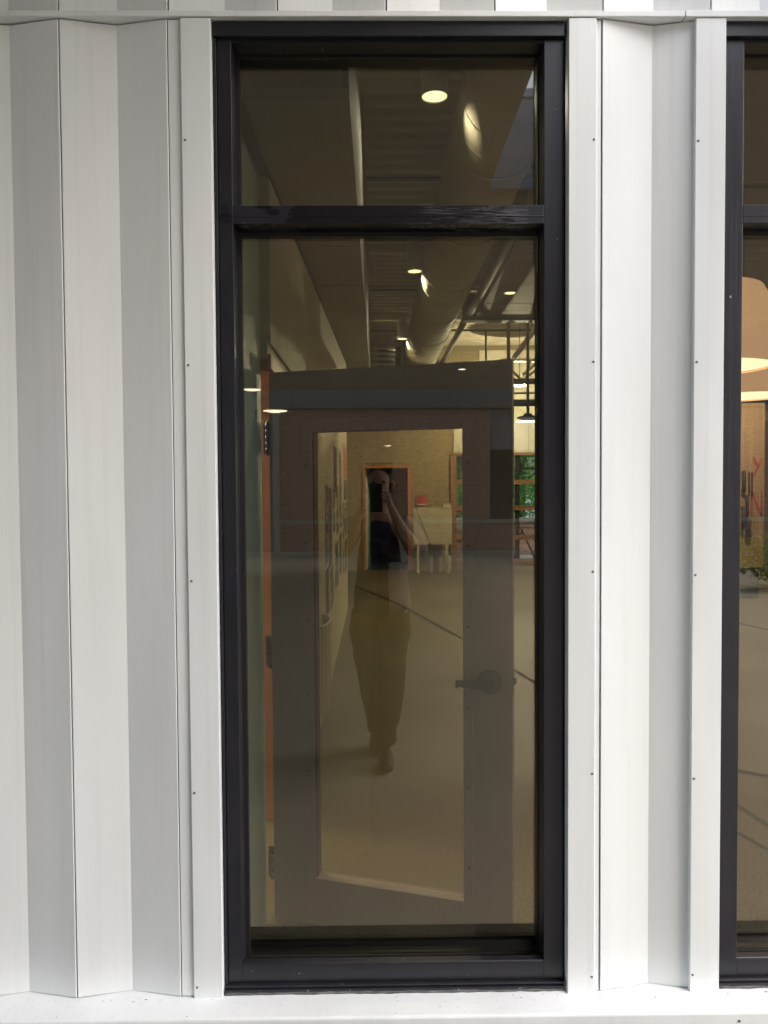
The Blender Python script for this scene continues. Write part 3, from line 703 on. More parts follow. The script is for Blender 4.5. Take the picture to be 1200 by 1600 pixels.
MB().box(gx0 + .0005, gx1 - .0005, T * .5 - .003, T * .5 + .003, gz0 + .0005, gz1 - .0005).build('door_pane', M['lite'], D, local=True)
gb = MB(); gb.box(gx0 + .0003, gx0 + .004, .0, T * .5 - .0035, gz0, gz1); gb.box(gx0 + .004, gx1 - .001, .0, T * .5 - .0035, gz1 - .004, gz1)
gb.build('glazing_bead', M['gasket'], D, local=True)
sc = None
for sx_ in (gx0 - .022, gx1 + .017):
    for q in range(6):
        z = gz0 + .12 + q * .275
        if sc is None:
            sc = MB().tube([(0, 0, 0), (0, -.0015, 0), (0, -.002, 0)], [.0045, .004, .002], 8).build('screw', M['darksteel'], lfo, local=True); so_ = sc
        else:
            so_ = bpy.data.objects.new('screw', sc.data); COL.objects.link(so_); so_.parent = lfo
        so_.location = (sx_, -.0072, z)
for z in (1.77, .99, .205):
    hg = MB()
    for a, b in ((0, .021), (.0225, .0425), (.044, .0655), (.067, .087), (.0885, .11)):
        hg.tube([(-.008, .002, z - .055 + a), (-.008, .002, z - .055 + b)], .0088, 12)
    hg.box(-.028, -.007, .0095, .0125, z - .055, z + .055); hg.box(-.0035, -.0008, .006, .040, z - .055, z + .055)
    hg.tube([(-.008, .002, z - .062), (-.008, .002, z + .062)], .0055, 10)
    hg.build('hinge', M['darksteel'], D, local=True)
# lever handle with a rose on the near face, latch on the edge
hz = .937
hd = MB()
hd.tube([(.8031, 0, hz), (.8031, -.006, hz), (.8031, -.010, hz)], [.041, .041, .035], 28)
hd.tube([(.8031, -.006, hz), (.8031, -.05, hz)], .013, 16)
hd.tube([(.8031, -.040, hz), (.8031, -.056, hz), (.8031, -.060, hz)], [.021, .020, .015], 20)
hd.obox((.752, -.05, hz - .003), (.055, 0, -.004), (0, .006, 0), (0, 0, .0115))
hd.tube([(.8031, -.06, hz), (.8031, -.062, hz)], .008, 16)
hd.obox((.6985, -.042, hz - .006), (.004, 0, 0), (0, .014, 0), (0, 0, .0115))
hd.build('lever_handle', M['darksteel'], D, bevel=.0015, local=True)
hb = MB(); hb.tube([(.8031, T, hz), (.8031, T + .06, hz)], .014, 14); hb.tube([(.8031, T, hz), (.8031, T + .008, hz)], .038, 24); hb.obox((.752, T + .055, hz), (.06, 0, 0), (0, .006, 0), (0, 0, .011))
hb.build('back_lever_handle', M['darksteel'], D, local=True)
MB().box(DW, DW + .010, .014, .031, hz - .008, hz + .012).build('latch', M['steel'], D, local=True)
MB().box(DW - .0002, DW + .0015, .010, .035, hz - .05, hz + .05).build('latch_plate', M['steel'], D, local=True)

# ---- round duct with spiral seams
du = thing('round_duct', 'large round painted air duct running along the ceiling', 'duct', (.80, 6, 3.88))
MB().tube([(.795, .22, 3.88), (.795, 4, 3.88), (.795, 8, 3.88), (.795, 12.6, 3.88)], .29, 48).build('duct_shell', M['duct'], du)
for y in (1.55, 3.0, 4.4, 5.9, 7.4, 8.9, 10.4):
    MB().tube([(.795, y, 3.88), (.795, y + .03, 3.88)], .2965, 48).build('duct_band', M['duct'], du)
sp = MB(); pts = []
for i in range(0, 1300):
    t = i / 24 * 2 * math.pi; pts.append((.795 + .2915 * math.cos(t), .25 + i / 24 * .26, 3.88 + .2915 * math.sin(t)))
pts = [p for p in pts if p[1] < 12.5]
sp.tube(pts, .0055, 4, cap=False)
sp.build('spiral_seam', M['duct'], du)
cd_ = MB(); cd_.tube([(1.285, .22, 3.93), (1.285, 8.4, 3.93)], .05, 14); cd_.tube([(1.27, 8.4, 3.93), (1.27, 12.6, 3.93)], .045, 14)
tag(cd_.build('ceiling_pipe', M['greymetal']), 'dark grey pipe beside the large round duct', 'pipe')

# ---- cylinder pendants with lamps; the last is unseen, added to light the notice board
def lamp(name, loc, power, col=(1.0, .88, .66), ang=130, parent=None):
    l = bpy.data.lights.new(name, 'SPOT'); l.energy = power; l.color = col; l.spot_size = R(ang); l.spot_blend = .6; l.shadow_soft_size = .003
    o = bpy.data.objects.new(name, l); COL.objects.link(o)
    o.parent = parent; o.location = loc
    return o
pend_labels = ['large nearest cylinder pendant, lit, in the upper glass', 'middle cylinder pendant below the transom, left of the duct', 'farthest small lit cylinder pendant in the row', 'unseen cylinder pendant added to light the right part of the hall']
for (x, y, z), lab in zip(((.357, 2.5, 3.8475), (.4328, 6.2, 3.88), (.4393, 10.0, 3.90), (5.0, 7.2, 3.88)), pend_labels):
    t = thing('pendant_lamp', lab, 'pendant lamp', (x, y, z), 0, 'cylinder pendants in the hall')
    MB().lathe((x, y, z), [(.0715, .004), (.0735, .0), (.078, .0), (.0795, .004), (.0795, .325), (.074, .335), (.0, .335)], 32).build('can', M['whitemetal'], t)
    MB().lathe((x, y, z), [(.0, .014), (.05, .013), (.0725, .008)], 32).build('lens', M['lampwhite'], t)
    MB().tube([(x, y, z + .33), (x, y, 4.28)], .006, 8).build('rod', M['whitemetal'], t)
    lamp('lamp_light', (0, 0, -.012), 50 if y < 3 else (200 if x > 3 else 62), ang=140, parent=t)
t = thing('recessed_downlight', 'lit recessed downlight in the flat ceiling right of the duct', 'downlight', (1.6021, 7.1, 3.88))
MB().lathe((1.6021, 7.1, 3.8805), [(.062, .0), (.066, -.006), (.080, -.004), (.084, .0)], 32).build('trim_ring', M['whitemetal'], t)
MB().lathe((1.6021, 7.1, 3.8785), [(.0, -.001), (.0615, -.001)], 32).build('lens', M['lampwhite'], t)
lamp('lamp_light', (0, 0, -.03), 34, parent=t)
# industrial dish pendant at right
t = thing('dish_pendant', 'dark industrial dish pendant hanging near the far window', 'pendant lamp', (2.19, 9.0, 2.56))
MB().lathe((2.19, 9, 2.56), [(.0, .085), (.05, .085), (.06, .06), (.15, .035), (.155, .02), (.10, -.0), (.09, -.03)], 28).build('dish', M['black'], t)
MB().lathe((2.19, 9, 2.56), [(.0, -.035), (.17, -.032), (.175, -.028), (.088, -.0302)], 28).build('lens_ring', M['lampcool'], t)
MB().tube([(2.19, 9, 2.64), (2.19, 9, 4.28)], .02, 10).build('stem', M['greymetal'], t)
lamp('lamp_light', (0, 0, -.06), 30, parent=t)
t = thing('dome_pendant', 'small white dome pendant hanging between the truss and the thick pipe', 'pendant lamp', (2.45, 11.0, 3.31))
MB().lathe((2.45, 11, 3.31), [(.13, .0), (.125, .03), (.09, .09), (.03, .12), (.0, .12)], 24).build('shade', M['whitemetal'], t)
MB().lathe((2.45, 11, 3.31), [(.0, -.035), (.035, -.02), (.05, .01), (.04, .05), (.0, .06)], 16).build('bulb', M['lampwhite'], t)
MB().tube([(2.45, 11, 3.43), (2.45, 11, 4.28)], .006, 6).build('cord', M['black'], t)
pl = bpy.data.lights.new('lamp_light', 'POINT'); pl.energy = 130; pl.color = (1, .86, .58); pl.shadow_soft_size = .003
po = bpy.data.objects.new('lamp_light', pl); COL.objects.link(po); po.parent = t; po.location = (0.0, 0, -.17)

# ---- open web truss, pipes and rods on the right
t = thing('roof_truss', 'open web steel truss under the bright deck', 'truss', (2.3, 10, 3.3))
MB().box(1.95, 8.9, 9.96, 10.04, 3.545, 3.59).build('top_chord', M['whitemetal'], t)
MB().tube([(1.95, 10, 3.24), (8.9, 10, 3.24)], .045, 12).build('bottom_chord', M['greymetal'], t)
wb_ = 0
for a, b in ((2.0, 2.28), (2.42, 2.36), (2.50, 2.9), (3.3, 2.9), (3.3, 3.7), (4.1, 3.7), (4.1, 4.5), (4.9, 4.5), (4.9, 5.3)):
    MB().tube([(a, 10, 3.555), (b, 10, 3.27)], .022, 8).build('web', M['whitemetal'], t)
for a, b, r_ in (((2.10, 9.6, 3.53), (2.56, 9.6, 4.16), .04), ((2.25, 9.7, 3.30), (2.62, 9.7, 3.60), .02), ((2.33, 9.7, 3.28), (2.68, 9.7, 3.52), .016)):
    MB().tube([a, b], r_, 8).build('brace', M['whitemetal'], t)
tag(MB().tube([(1.9, 9.95, 2.90), (8.9, 9.95, 2.90)], .055, 12).build('water_pipe', M['greymetal']), 'thick horizontal pipe below the truss at right', 'pipe')
tag(MB().tube([(1.9, 10.1, 3.07), (8.9, 10.1, 3.07)], .014, 8).build('conduit', M['wood']), 'thin brown conduit between the truss and the thick pipe', 'conduit')
tag(MB().tube([(2.07, 9.9, 2.9), (2.07, 9.9, 4.28)], .027, 10).build('drop_pipe', M['greymetal']), 'vertical drop pipe above the door corner', 'pipe')
tag(MB().tube([(1.72, 9.9, 3.4), (1.72, 9.9, 4.0)], .015, 8).build('hanger_rod', M['greymetal']), 'short hanger rod left of the drop pipe', 'rod')
# ceiling units near the far end of the left bay
t = thing('ceiling_heater', 'louvred ceiling heater unit above the door top', 'heater', (-.13, 10, 3.6))
MB().box(-.05 - .0, .05, 9.9, 10.3, 3.46, 3.78).build('housing', M['deck'], t)
for z in (3.48, 3.56, 3.64, 3.72): MB().box(-.06, .32, 9.86, 9.92, z, z + .035).build('louvre', M['whitemetal'], t)
MB().box(-.05, .31, 9.93, 9.96, 3.46, 3.78).build('grille_back', M['black'], t)
MB().box(.05, .32, 9.96, 10.3, 3.46, 3.78).build('side_housing', M['deck'], t)
t = thing('ceiling_bracket', 'pale bracket plate hanging beside the farthest pendant', 'bracket', (.42, 11.5, 3.6))
MB().box(.30, .33, 11.48, 11.52, 3.62, 4.28).build('arm', M['whitemetal'], t); MB().box(.30, .56, 11.46, 11.54, 3.46, 3.62).build('plate', M['deck'], t)
MB().box(.46, .51, 11.48, 11.52, 3.62, 4.28).build('arm', M['whitemetal'], t)

# ---- drawings pinned to the left wall
papers = [
 # (y0, y1, z0, z1, material kind, label)
 (4.95, 5.45, 1.55, 1.98, 'b', 'blue grey poster high on the left wall, nearest of the top row'),
 (6.0, 6.45, 1.60, 1.98, 'd', 'narrow dark print between the two highest wall posters'),
 (7.1, 8.0, 1.72, 2.10, 'o', 'orange poster at the far top of the pinned drawings'),
 (7.15, 8.0, 1.45, 1.70, 'b', 'dark blue sheet directly under the orange poster'),
 (3.70, 4.05, 1.02, 1.62, 's', 'tall ink sketch nearest to the door opening'),
 (4.15, 4.55, 0.95, 1.60, 'b', 'long dark blue banner hanging beside the nearest sketch'),
 (4.75, 5.15, 1.20, 1.60, 's', 'ink sketch to the right of the long dark banner'),
 (5.35, 5.8, 1.15, 1.62, 's', 'ink sketch below the narrow dark print'),
 (6.0, 6.5, 1.18, 1.63, 's', 'ink sketch in the middle of the upper sketch row'),
 (6.75, 7.3, 1.0, 1.42, 's', 'ink sketch below the dark blue sheet'),
 (7.4, 8.0, 1.0, 1.42, 's', 'farthest ink sketch of the upper row at the wall end'),
 (3.72, 4.1, .62, .98, 's', 'ink sketch below the nearest tall sketch'),
 (4.3, 4.75, .60, .93, 's', 'ink sketch under the long dark banner'),
 (5.1, 5.6, .66, 1.08, 's', 'ink sketch in the lower row left of the purple sheet'),
 (5.9, 6.4, .70, 1.12, 'p', 'dark purple sheet in the lower row of drawings'),
 (6.7, 7.2, .62, .97, 's', 'ink sketch right of the dark purple sheet'),
 (7.4, 7.95, .55, .96, 'd', 'dark print lowest at the far wall end')]
for i, (y0, y1, z0, z1, k, lab) in enumerate(papers):
    if k == 's': mm = sketch_mat('ink_sketch', (0.66, 0.60, 0.44), (0.008, 0.008, 0.010), .535 + .02 * (i % 3), 7.5 + i % 4, i * 1.7)
    elif k == 'd': mm = sketch_mat('dark_print', (0.22, 0.20, 0.15), (0.01, 0.01, 0.012), .52, 9, i * 1.7)
    elif k == 'p': mm = sketch_mat('purple_print', (0.09, 0.055, 0.09), (0.02, 0.015, 0.025), .45, 9, i * 1.7)
    elif k == 'o': mm = M['orangepaper']
    else: mm = M['bluepaper']
    o = MB().box(XL + .0008, XL + .0035, y0, y1, z0, z1).build('pinned_drawing', mm)
    tag(o, lab, 'drawing', 'drawings pinned to the left wall')
# perforated half round bin on the left wall
def perf_mat():
    mt, N, L, P = newmat('perforated_cream_metal'); P.inputs['Roughness'].default_value = .45
    tc = N.new('ShaderNodeTexCoord'); mp = N.new('ShaderNodeMapping'); mp.inputs['Scale'].default_value = (52, 52, 52); mp.inputs['Rotation'].default_value = (0, R(0), 0)
    L.new(tc.outputs['Object'], mp.inputs[0])
    vo = N.new('ShaderNodeTexVoronoi'); vo.inputs['Scale'].default_value = 1.0; vo.inputs['Randomness'].default_value = 0.0
    L.new(mp.outputs[0], vo.inputs['Vector'])
    cr = N.new('ShaderNodeValToRGB'); e = cr.color_ramp.elements; e[0].position = .36; e[0].color = (.08, .07, .05, 1); e[1].position = .42; e[1].color = (.60, .55, .40, 1)
    L.new(vo.outputs['Distance'], cr.inputs[0]); L.new(cr.outputs[0], P.inputs['Base Color'])
    return mt
M['mesh'] = perf_mat()
t = thing('wall_bin', 'half round perforated metal bin on the left wall', 'bin', (XL, 2.97, .19))
mb = MB(); n = 28; pv = []
for i in range(n + 1):
    a = math.pi * i / n; pv.append((XL + .004 + .072 * math.sin(a), 2.97 - .25 * math.cos(a)))
inner = [(XL + .004 + (.072 - .004) * math.sin(math.pi * i / n), 2.97 - (.25 - .004) * math.cos(math.pi * i / n)) for i in range(n + 1)][::-1]
mb.prism(pv + inner, .19, .735); mb.build('body', M['mesh'], t)
mb = MB(); mb.tube([(x, y_, .738) for x, y_ in pv], .0065, 8); mb.build('rim', M['whitemetal'], t)
MB().prism([(x, y_) for x, y_ in pv], .186, .1895).build('bottom', M['whitemetal'], t)
MB().prism([(XL + .004 + .06 * math.sin(math.pi * i / n), 2.97 - .23 * math.cos(math.pi * i / n)) for i in range(n + 1)], .60, .62).build('liner', M['black'], t)

# ---- things along the far wall
t = thing('display_panel', 'wide pale panel on feet standing by the far doorway', 'panel', (1.08, 12.45, 0))
MB().box(.715, 1.44, 12.42, 12.46, .52, 1.21).build('board', M['whiteboard'], t, bevel=.004)
for x in (.80, 1.34): MB().box(x - .02, x + .02, 12.425, 12.455, .02, .52).build('post', M['whitemetal'], t); MB().box(x - .025, x + .025, 12.25, 12.62, .0, .02).build('foot', M['whitemetal'], t)
MB().box(.98, 1.12, 12.416, 12.4195, 1.10, 1.115).build('handle', M['whitemetal'], t)
tag(MB().box(1.28, 1.42, 12.40, 12.48, 1.211, 1.29).build('small_box', M['whitemetal'], bevel=.004), 'small white box on top of the pale panel', 'box')
def canister(x, y, r, h, mk, lab, cat):
    t = thing('canister', lab, cat, (x, y, 0), 0, 'canisters under the pale panel')
    MB().lathe((x, y, 0), [(0, .002), (r * .9, .002), (r, .02), (r, h - .02), (r * .95, h), (r * .85, h), (r * .8, h - .03), (0, h - .03)], 20).build('body', M[mk], t)
    MB().lathe((x, y, 0), [(r * .84, h), (r * .84, h + .015), (.02, h + .03), (0, h + .03)], 20).build('lid', M['steel'], t)
canister(1.04, 12.3, .035, .26, 'soffit', 'slim pale canister left, under the pale panel', 'canister'); canister(1.20, 12.3, .035, .26, 'soffit', 'shorter tan canister in the middle under the pale panel', 'canister'); canister(1.36, 12.3, .05, .30, 'deck', 'wide pale canister right, under the pale panel', 'canister')
tag(MB().tube([(.74, 12.36, 1.25), (.92, 12.36, .80), (1.10, 12.36, .36)], .006, 6).build('cord', M['line']), 'thin dark cord slanting across the pale panel', 'cord')
t = thing('wall_sign', 'small red sign on the yellow brick beside the doorway', 'sign', (.89, 12.69, 1.35))
MB().box(.79, .99, 12.674, 12.686, 1.25, 1.445).build('plate', M['red'], t, bevel=.003)
MB().box(.80, .98, 12.670, 12.674, 1.265, 1.28).build('print_line', M['whitemetal'], t)
# back room things
t = thing('storage_cabinet', 'grey brown cabinet in the dim back room', 'cabinet', (.43, 15.6, 0))
MB().box(.28, .62, 15.4, 15.8, 0.0, 1.55).build('carcass', M['carton'], t, bevel=.005)
for x in (.285, .455): MB().box(x, x + .16, 15.385, 15.3995, .05, 1.5).build('cabinet_door', M['carton'], t, bevel=.003)
tag(MB().box(.30, .52, 15.45, 15.75, 1.552, 1.70).build('storage_box', M['bluepaper'], bevel=.004), 'dark box on top of the back room cabinet', 'box')
t = thing('office_chair', 'dark chair in the back room doorway', 'chair', (.12, 14.4, 0))
MB().box(-.12, .34, 14.2, 14.62, .42, .50).build('seat', M['navy'], t, bevel=.02); MB().box(-.10, .32, 14.58, 14.64, .55, 1.05).build('backrest', M['navy'], t, bevel=.02)
MB().tube([(.11, 14.4, .05), (.11, 14.4, .42)], .03, 10).build('column', M['black'], t)
for k in range(5):
    a = k * 2 * math.pi / 5; MB().tube([(.11, 14.4, .07), (.11 + .26 * math.cos(a), 14.4 + .26 * math.sin(a), .03)], .018, 8).build('leg', M['black'], t)
t = thing('back_room_door', 'pale door leaf swung open inside the far doorway', 'door', (-.185, 12.92, 0))
MB().obox((-.15, 13.35, 1.0), (.022, 0, 0), (.03, .42, 0), (0, 0, .985)).build('leaf', M['daywhite'], t)
MB().tube([(-.11, 13.68, 1.0), (-.07, 13.68, 1.0), (-.07, 13.58, 1.0)], .01, 8).build('handle', M['steel'], t)

# ---- things inside the right window
def drum(name, c, r0, r1, h, lab):
    t = thing(name, lab, 'pendant lamp', c, 0, 'tan drum pendants behind the right window')
    x, y, z = c
    MB().lathe(c, [(r1 - .004, .0), (r1, .0), (r0 + (r1 - r0) * .12, h - .05), (r0 - .015, h - .012), (r0 - .06, h), (.02, h + .004), (.0, h + .004)], 40).build('shade', M['shade'], t)
    MB().lathe(c, [(.0, .012), (r1 - .006, .012)], 40).build('lens', M['shadelens'], t)
    MB().tube([(x, y, z + h), (x, y, 3.89)], .005, 6).build('cord', M['black'], t)
    lamp('lamp_light', (0, 0, -.03), 22, (1, .66, .36), 120, t)
drum('drum_pendant', (1.70, 2.0, 2.207), .305, .35, .41, 'nearer and larger tan drum pendant at the top of the right window')
drum('drum_pendant', (3.12, 4.5, 2.347), .34, .385, .41, 'farther tan drum pendant below the larger one in the right window')
t = thing('notice_board', 'tall plywood notice board on a dark post with red letters', 'notice board', (5.33, 8.75, 0))
MB().box(5.13, 5.46, 8.72, 8.80, .44, 2.75).build('board', M['ply'], t, bevel=.004)
MB().box(5.18, 5.40, 8.74, 8.79, 0, .44).build('post', M['darksteel'], t)
def stroke(a, b, wd=.03):
    a = Vector((a[0], 8.715, a[1])); b = Vector((b[0], 8.715, b[1])); d = (b - a) * .5
    q = d.normalized().cross(Vector((0, 1, 0))) * wd * .5
    return (a + b) * .5, d, (0, .003, 0), q
yl = MB(); [yl.obox(*stroke(*s)) for s in (((5.30, 1.72), (5.37, 1.86)), ((5.42, 1.98), (5.37, 1.86)), ((5.30, 1.98), (5.37, 1.86)))]
yl.build('letter_y', M['red'], t)
nl = MB(); [nl.obox(*stroke(*s)) for s in (((5.28, 1.17), (5.28, 1.52)), ((5.28, 1.52), (5.42, 1.17)), ((5.42, 1.17), (5.42, 1.52)))]
nl.build('letter_n', M['red'], t)
for (x, z0, z1, wd, lab) in ((5.16, 1.50, 1.80, .06, 'long black strap hung on the notice board, leftmost'), (5.235, 1.45, 1.77, .022, 'thin dark stick hung left on the notice board'), (5.275, 1.45, 1.77, .022, 'thin dark stick hung right beside its twin'),
                        (5.15, .95, 1.30, .05, 'short black strip at the lower left of the notice board'), (5.225, .88, 1.12, .09, 'brown pouch hanging low on the notice board'), (5.21, 1.18, 1.46, .05, 'dark looped tool in the middle of the notice board')):
    tt = thing('hung_tool', lab, 'tool', (x, 8.70, z1), 0, 'tools hung on the notice board')
    MB().tube([(x, 8.695, z0), (x, 8.69, (z0 + z1) / 2), (x, 8.70, z1)], [wd * .5, wd * .4, wd * .5], 8).build('body', M['black'], tt)
    MB().tube([(x, 8.72, z1), (x, 8.68, z1 + .015)], .006, 6).build('hook', M['steel'], tt)

# ================================================================== OUTSIDE BEYOND THE FAR WINDOW
tw = thing('garden_wall', 'low brick wall with white cap beyond the far window', 'wall', (3, 16.2, 0))
MB().box(1.6, 12, 16.1, 16.35, -.02, .78).build('wall', M['brickout'], tw); MB().box(1.55, 12, 16.05, 16.4, .78, .86).build('cap', M['stone'], tw)
t = thing('picnic_table', 'outdoor table with splayed black legs beyond the far window', 'table', (3.5, 14.6, 0))
MB().box(2.5, 4.6, 14.3, 15.0, .70, .75).build('tabletop', M['wood'], t, bevel=.005)
for a, b in (((2.95, 14.4, .70), (2.75, 14.4, -.02)), ((3.12, 14.4, .70), (3.45, 14.4, -.02)), ((3.25, 14.9, .70), (3.05, 14.9, -.02)), ((4.3, 14.9, .7), (4.45, 14.9, -.02))):
    MB().tube([a, b], .018, 8).build('leg', M['black'], t)
t = thing('bistro_chair', 'small black legged chair left of the outdoor table', 'chair', (1.75, 14.6, 0))
MB().box(1.60, 1.95, 14.4, 14.8, .42, .46).build('seat', M['black'], t); MB().box(1.60, 1.95, 14.76, 14.80, .60, .85).build('backrest', M['stone'], t)
for a, b in (((1.63, 14.43, .42), (1.58, 14.4, -.02)), ((1.92, 14.43, .42), (1.97, 14.4, -.02)), ((1.63, 14.78, .85), (1.58, 14.85, -.02)), ((1.92, 14.78, .85), (1.97, 14.85, -.02))):
    MB().tube([a, b], .014, 8).build('leg', M['black'], t)
def tree(x, y, h, r, lab, n=2600, nm='M'):
    t = thing('tree', lab, 'tree', (x, y, 0), 0, 'trees beyond the far window')
    tr = MB(); tr.tube([(x, y, -.02), (x + .05, y, h * .35), (x - .04, y + .1, h * .75)], [.14, .10, .03], 10)
    for k in range(5):
        a = k * 1.3; tr.tube([(x, y, h * (.3 + .08 * k)), (x + r * .6 * math.cos(a), y + r * .6 * math.sin(a), h * (.45 + .09 * k))], [.045, .012], 6)
    tr.build('trunk', M['bark'], t)
    cr = MB()
    for k in range(9):
        a = k * 2.4; q = r * (.25 + .5 * random.random())
        leaves(cr, (x + q * math.cos(a), y + q * .6 * math.sin(a), h * (.22 + .085 * k)), (r * .55, r * .5, h * .16), n // 9, .075)
    cr.build('crown', M['leafa'], t, recalc=False)
tree(2.5, 20.8, 5.2, 1.7, 'leafy tree seen through the narrow left window strip'); tree(4.4, 21.2, 5.6, 1.9, 'leafy tree seen through the window at the pane edge')
tree(6.9, 21.0, 5.0, 1.8, 'leafy tree farthest right beyond the window'); tree(3.5, 23.4, 6.4, 2.1, 'tall tree standing behind the front trees')
hm = MB()
for k in range(16): leaves(hm, (1.2 + .62 * k, 19.0 + random.random() * .5, .9 + random.random() * .8), (.6, .5, .8), 520, .06)
for k in range(10): leaves(hm, (1.2 + 1.0 * k, 23.5, 2.0 + random.random() * 2.4), (1.3, .8, 2.0), 500, .12)
o = hm.build('hedge_foliage', M['leafa'], recalc=False); o['kind'] = 'stuff'; o['label'] = 'dense green hedge beyond the garden wall'
def flower(x, y, z, n, lab):
    t = thing('shrub', lab, 'shrub', (x, y, 0), 0, 'shrubs')
    mb = MB(); leaves(mb, (x, y, z), (.45, .4, z), n, .05); mb.build('foliage', M['leafb'], t, recalc=False)
    st = MB()
    for k in range(6): a = k * 1.05; st.tube([(x, y, 0), (x + .3 * math.cos(a), y + .3 * math.sin(a), z * 1.3)], [.012, .005], 5)
    st.build('stem', M['bark'], t)
flower(2.62, 15.9, .55, 420, 'spiky shrub in front of the garden wall at the pane edge')

# ================================================================== COURT THINGS (reflected)
for k, (x, y, z) in enumerate(((5.35, -9.9, .40), (6.15, -9.6, .45), (6.9, -10.1, .42), (5.85, -10.6, .5))):
    flower(x, y, z, 700, ['leftmost low shrub reflected in the right window', 'low shrub reflected beside the notice board', 'rightmost low shrub reflected in the right window', 'rear low shrub reflected behind the others'][k])
def saucer(x, y, z, r, lab):
    t = thing('saucer_lamp', lab, 'pendant lamp', (x, y, z), 0, 'lit saucer lamps under the canopy')
    MB().lathe((x, y, z), [(.0, r * .2), (r * .4, r * .17), (r * .8, r * .08), (r, .0)], 28).build('shade', M['whitemetal'], t)
    MB().lathe((x, y, z), [(.0, -r * .16), (r * .4, -r * .13), (r * .75, -r * .05), (r * .98, -.001)], 28).build('lens', M['lampcool'], t)
    MB().tube([(x, y, z + .03), (x, y, 3.7)], .0015, 5).build('cord', M['black'], t)
saucer(-1.27, -5.82, 2.62, .095, 'brightest saucer lamp reflection at the left glass edge')
saucer(-1.29, -7.82, 2.60, .16, 'flat saucer lamp reflection over the door hinge side')
saucer(.909, -5.82, 2.82, .04, 'small lamp reflection near the door top right')
saucer(.20, -9.82, 2.25, .06, 'small lamp reflection inside the door glazing')

# ---- photographer standing in the court, holding a phone up to the face
FOLDS = bpy.data.textures.new('cloth_folds', 'CLOUDS'); FOLDS.noise_scale = .11; FOLDS.noise_depth = 2
def skinned(name, pts, edges, m, parent=None, sub=2, root=0, folds=0.0):
    """one continuous surface grown round a skeleton: pts = (x, y, z, rx, ry)"""
    me = bpy.data.meshes.new(name); o0 = ORG.get(parent.name, Vector((0, 0, 0))) if parent else Vector((0, 0, 0))
    me.from_pydata([tuple(Vector(p[:3]) - o0) for p in pts], edges, [])
    o = bpy.data.objects.new(name, me); COL.objects.link(o)
    if parent: o.parent = parent
    md = o.modifiers.new('skin', 'SKIN'); md.use_smooth_shade = True; md.branch_smoothing = .3
    for i, p in enumerate(pts):
        sv = me.skin_vertices[0].data[i]; sv.radius = (p[3], p[4]); sv.use_root = (i == root)
    ss = o.modifiers.new('sub', 'SUBSURF'); ss.levels = sub; ss.render_levels = sub
    me.materials.append(m)
    if folds:
        dm = o.modifiers.new('folds', 'DISPLACE'); dm.texture = FOLDS; dm.strength = folds; dm.mid_level = .5; dm.texture_coords = 'LOCAL'
    return o
PX, PY = .020, -2.33
per = thing('person', 'person in dark top and trousers raising a phone, reflected in the glass', 'person', (PX, PY, 0))
body = [(PX, PY, .96, .135, .10),                                             # 0 pelvis
        (PX, PY, 1.10, .125, .09), (PX, PY, 1.26, .11, .075), (PX, PY - .01, 1.36, .095, .065), (PX, PY, 1.455, .055, .055), (PX, PY + .02, 1.52, .05, .052),   # 1..5 spine, neck
        (PX, PY + .03, 1.585, .068, .082), (PX, PY + .03, 1.655, .074, .092), (PX, PY + .015, 1.705, .052, .066),                     # 6..8 head
        (PX + .16, PY - .01, 1.365, .048, .048), (PX + .225, PY + .04, 1.24, .045, .045), (PX + .13, PY + .185, 1.36, .036, .036), (PX + .075, PY + .265, 1.475, .027, .024), # 9..12 right arm to wrist
        (PX - .16, PY - .01, 1.365, .048, .048), (PX - .22, PY + .05, 1.225, .045, .045), (PX - .15, PY + .19, 1.34, .036, .036), (PX - .115, PY + .265, 1.44, .027, .024),     # 13..16 left arm
        (PX + .08, PY + .01, .86, .085, .09), (PX + .055, PY + .05, .50, .055, .06), (PX + .028, PY + .05, .11, .036, .04),                  # 17..19 right leg
        (PX - .08, PY, .86, .085, .09), (PX - .050, PY - .05, .50, .055, .06), (PX - .014, PY - .18, .12, .036, .04)]                # 20..22 left leg
edges = [(0, 1), (1, 2), (2, 3), (3, 4), (4, 5), (5, 6), (6, 7), (7, 8), (3, 9), (9, 10), (10, 11), (11, 12), (3, 13), (13, 14), (14, 15), (15, 16), (0, 17), (17, 18), (18, 19), (0, 20), (20, 21), (21, 22)]
# hands: palm and five fingers grown from each wrist, curling round the phone edges
def hand(base, wr, sgn):
    """wr = wrist index; sgn +1 right hand (phone lies to -x), -1 left hand"""
    W = Vector(body[wr][:3]); i = len(body)
    P1 = W + Vector((-.022 * sgn, .028, .045)); body.append((*P1, .030, .016)); edges.append((wr, i))
    for q, (dz, ln) in enumerate(((.052, .075), (.034, .082), (.012, .080), (-.010, .062))):
        k = P1 + Vector((-.004 * sgn, .010, dz)); a = k + Vector((-.030 * sgn, .012, .010)) * (ln / .08); b = a + Vector((-.030 * sgn, -.004, -.002)) * (ln / .08); c = b + Vector((-.016 * sgn, -.012, -.006)) * (ln / .08)
        n0 = len(body)
        body.extend([(*k, .0095, .0095), (*a, .0088, .0088), (*b, .008, .008), (*c, .0066, .0066)])
        edges.extend([(i, n0), (n0, n0 + 1), (n0 + 1, n0 + 2), (n0 + 2, n0 + 3)])
    n0 = len(body); k = P1 + Vector((-.012 * sgn, -.020, .004)); a = k + Vector((-.028 * sgn, -.012, .026)); b = a + Vector((-.012 * sgn, .004, .026))
    body.extend([(*k, .012, .012), (*a, .0105, .0105), (*b, .0085, .0085)]); edges.extend([(i, n0), (n0, n0 + 1), (n0 + 1, n0 + 2)])
hand(0, 12, 1); hand(0, 16, -1)
bo_ = skinned('body', body, edges, M['skin'], per, 2)
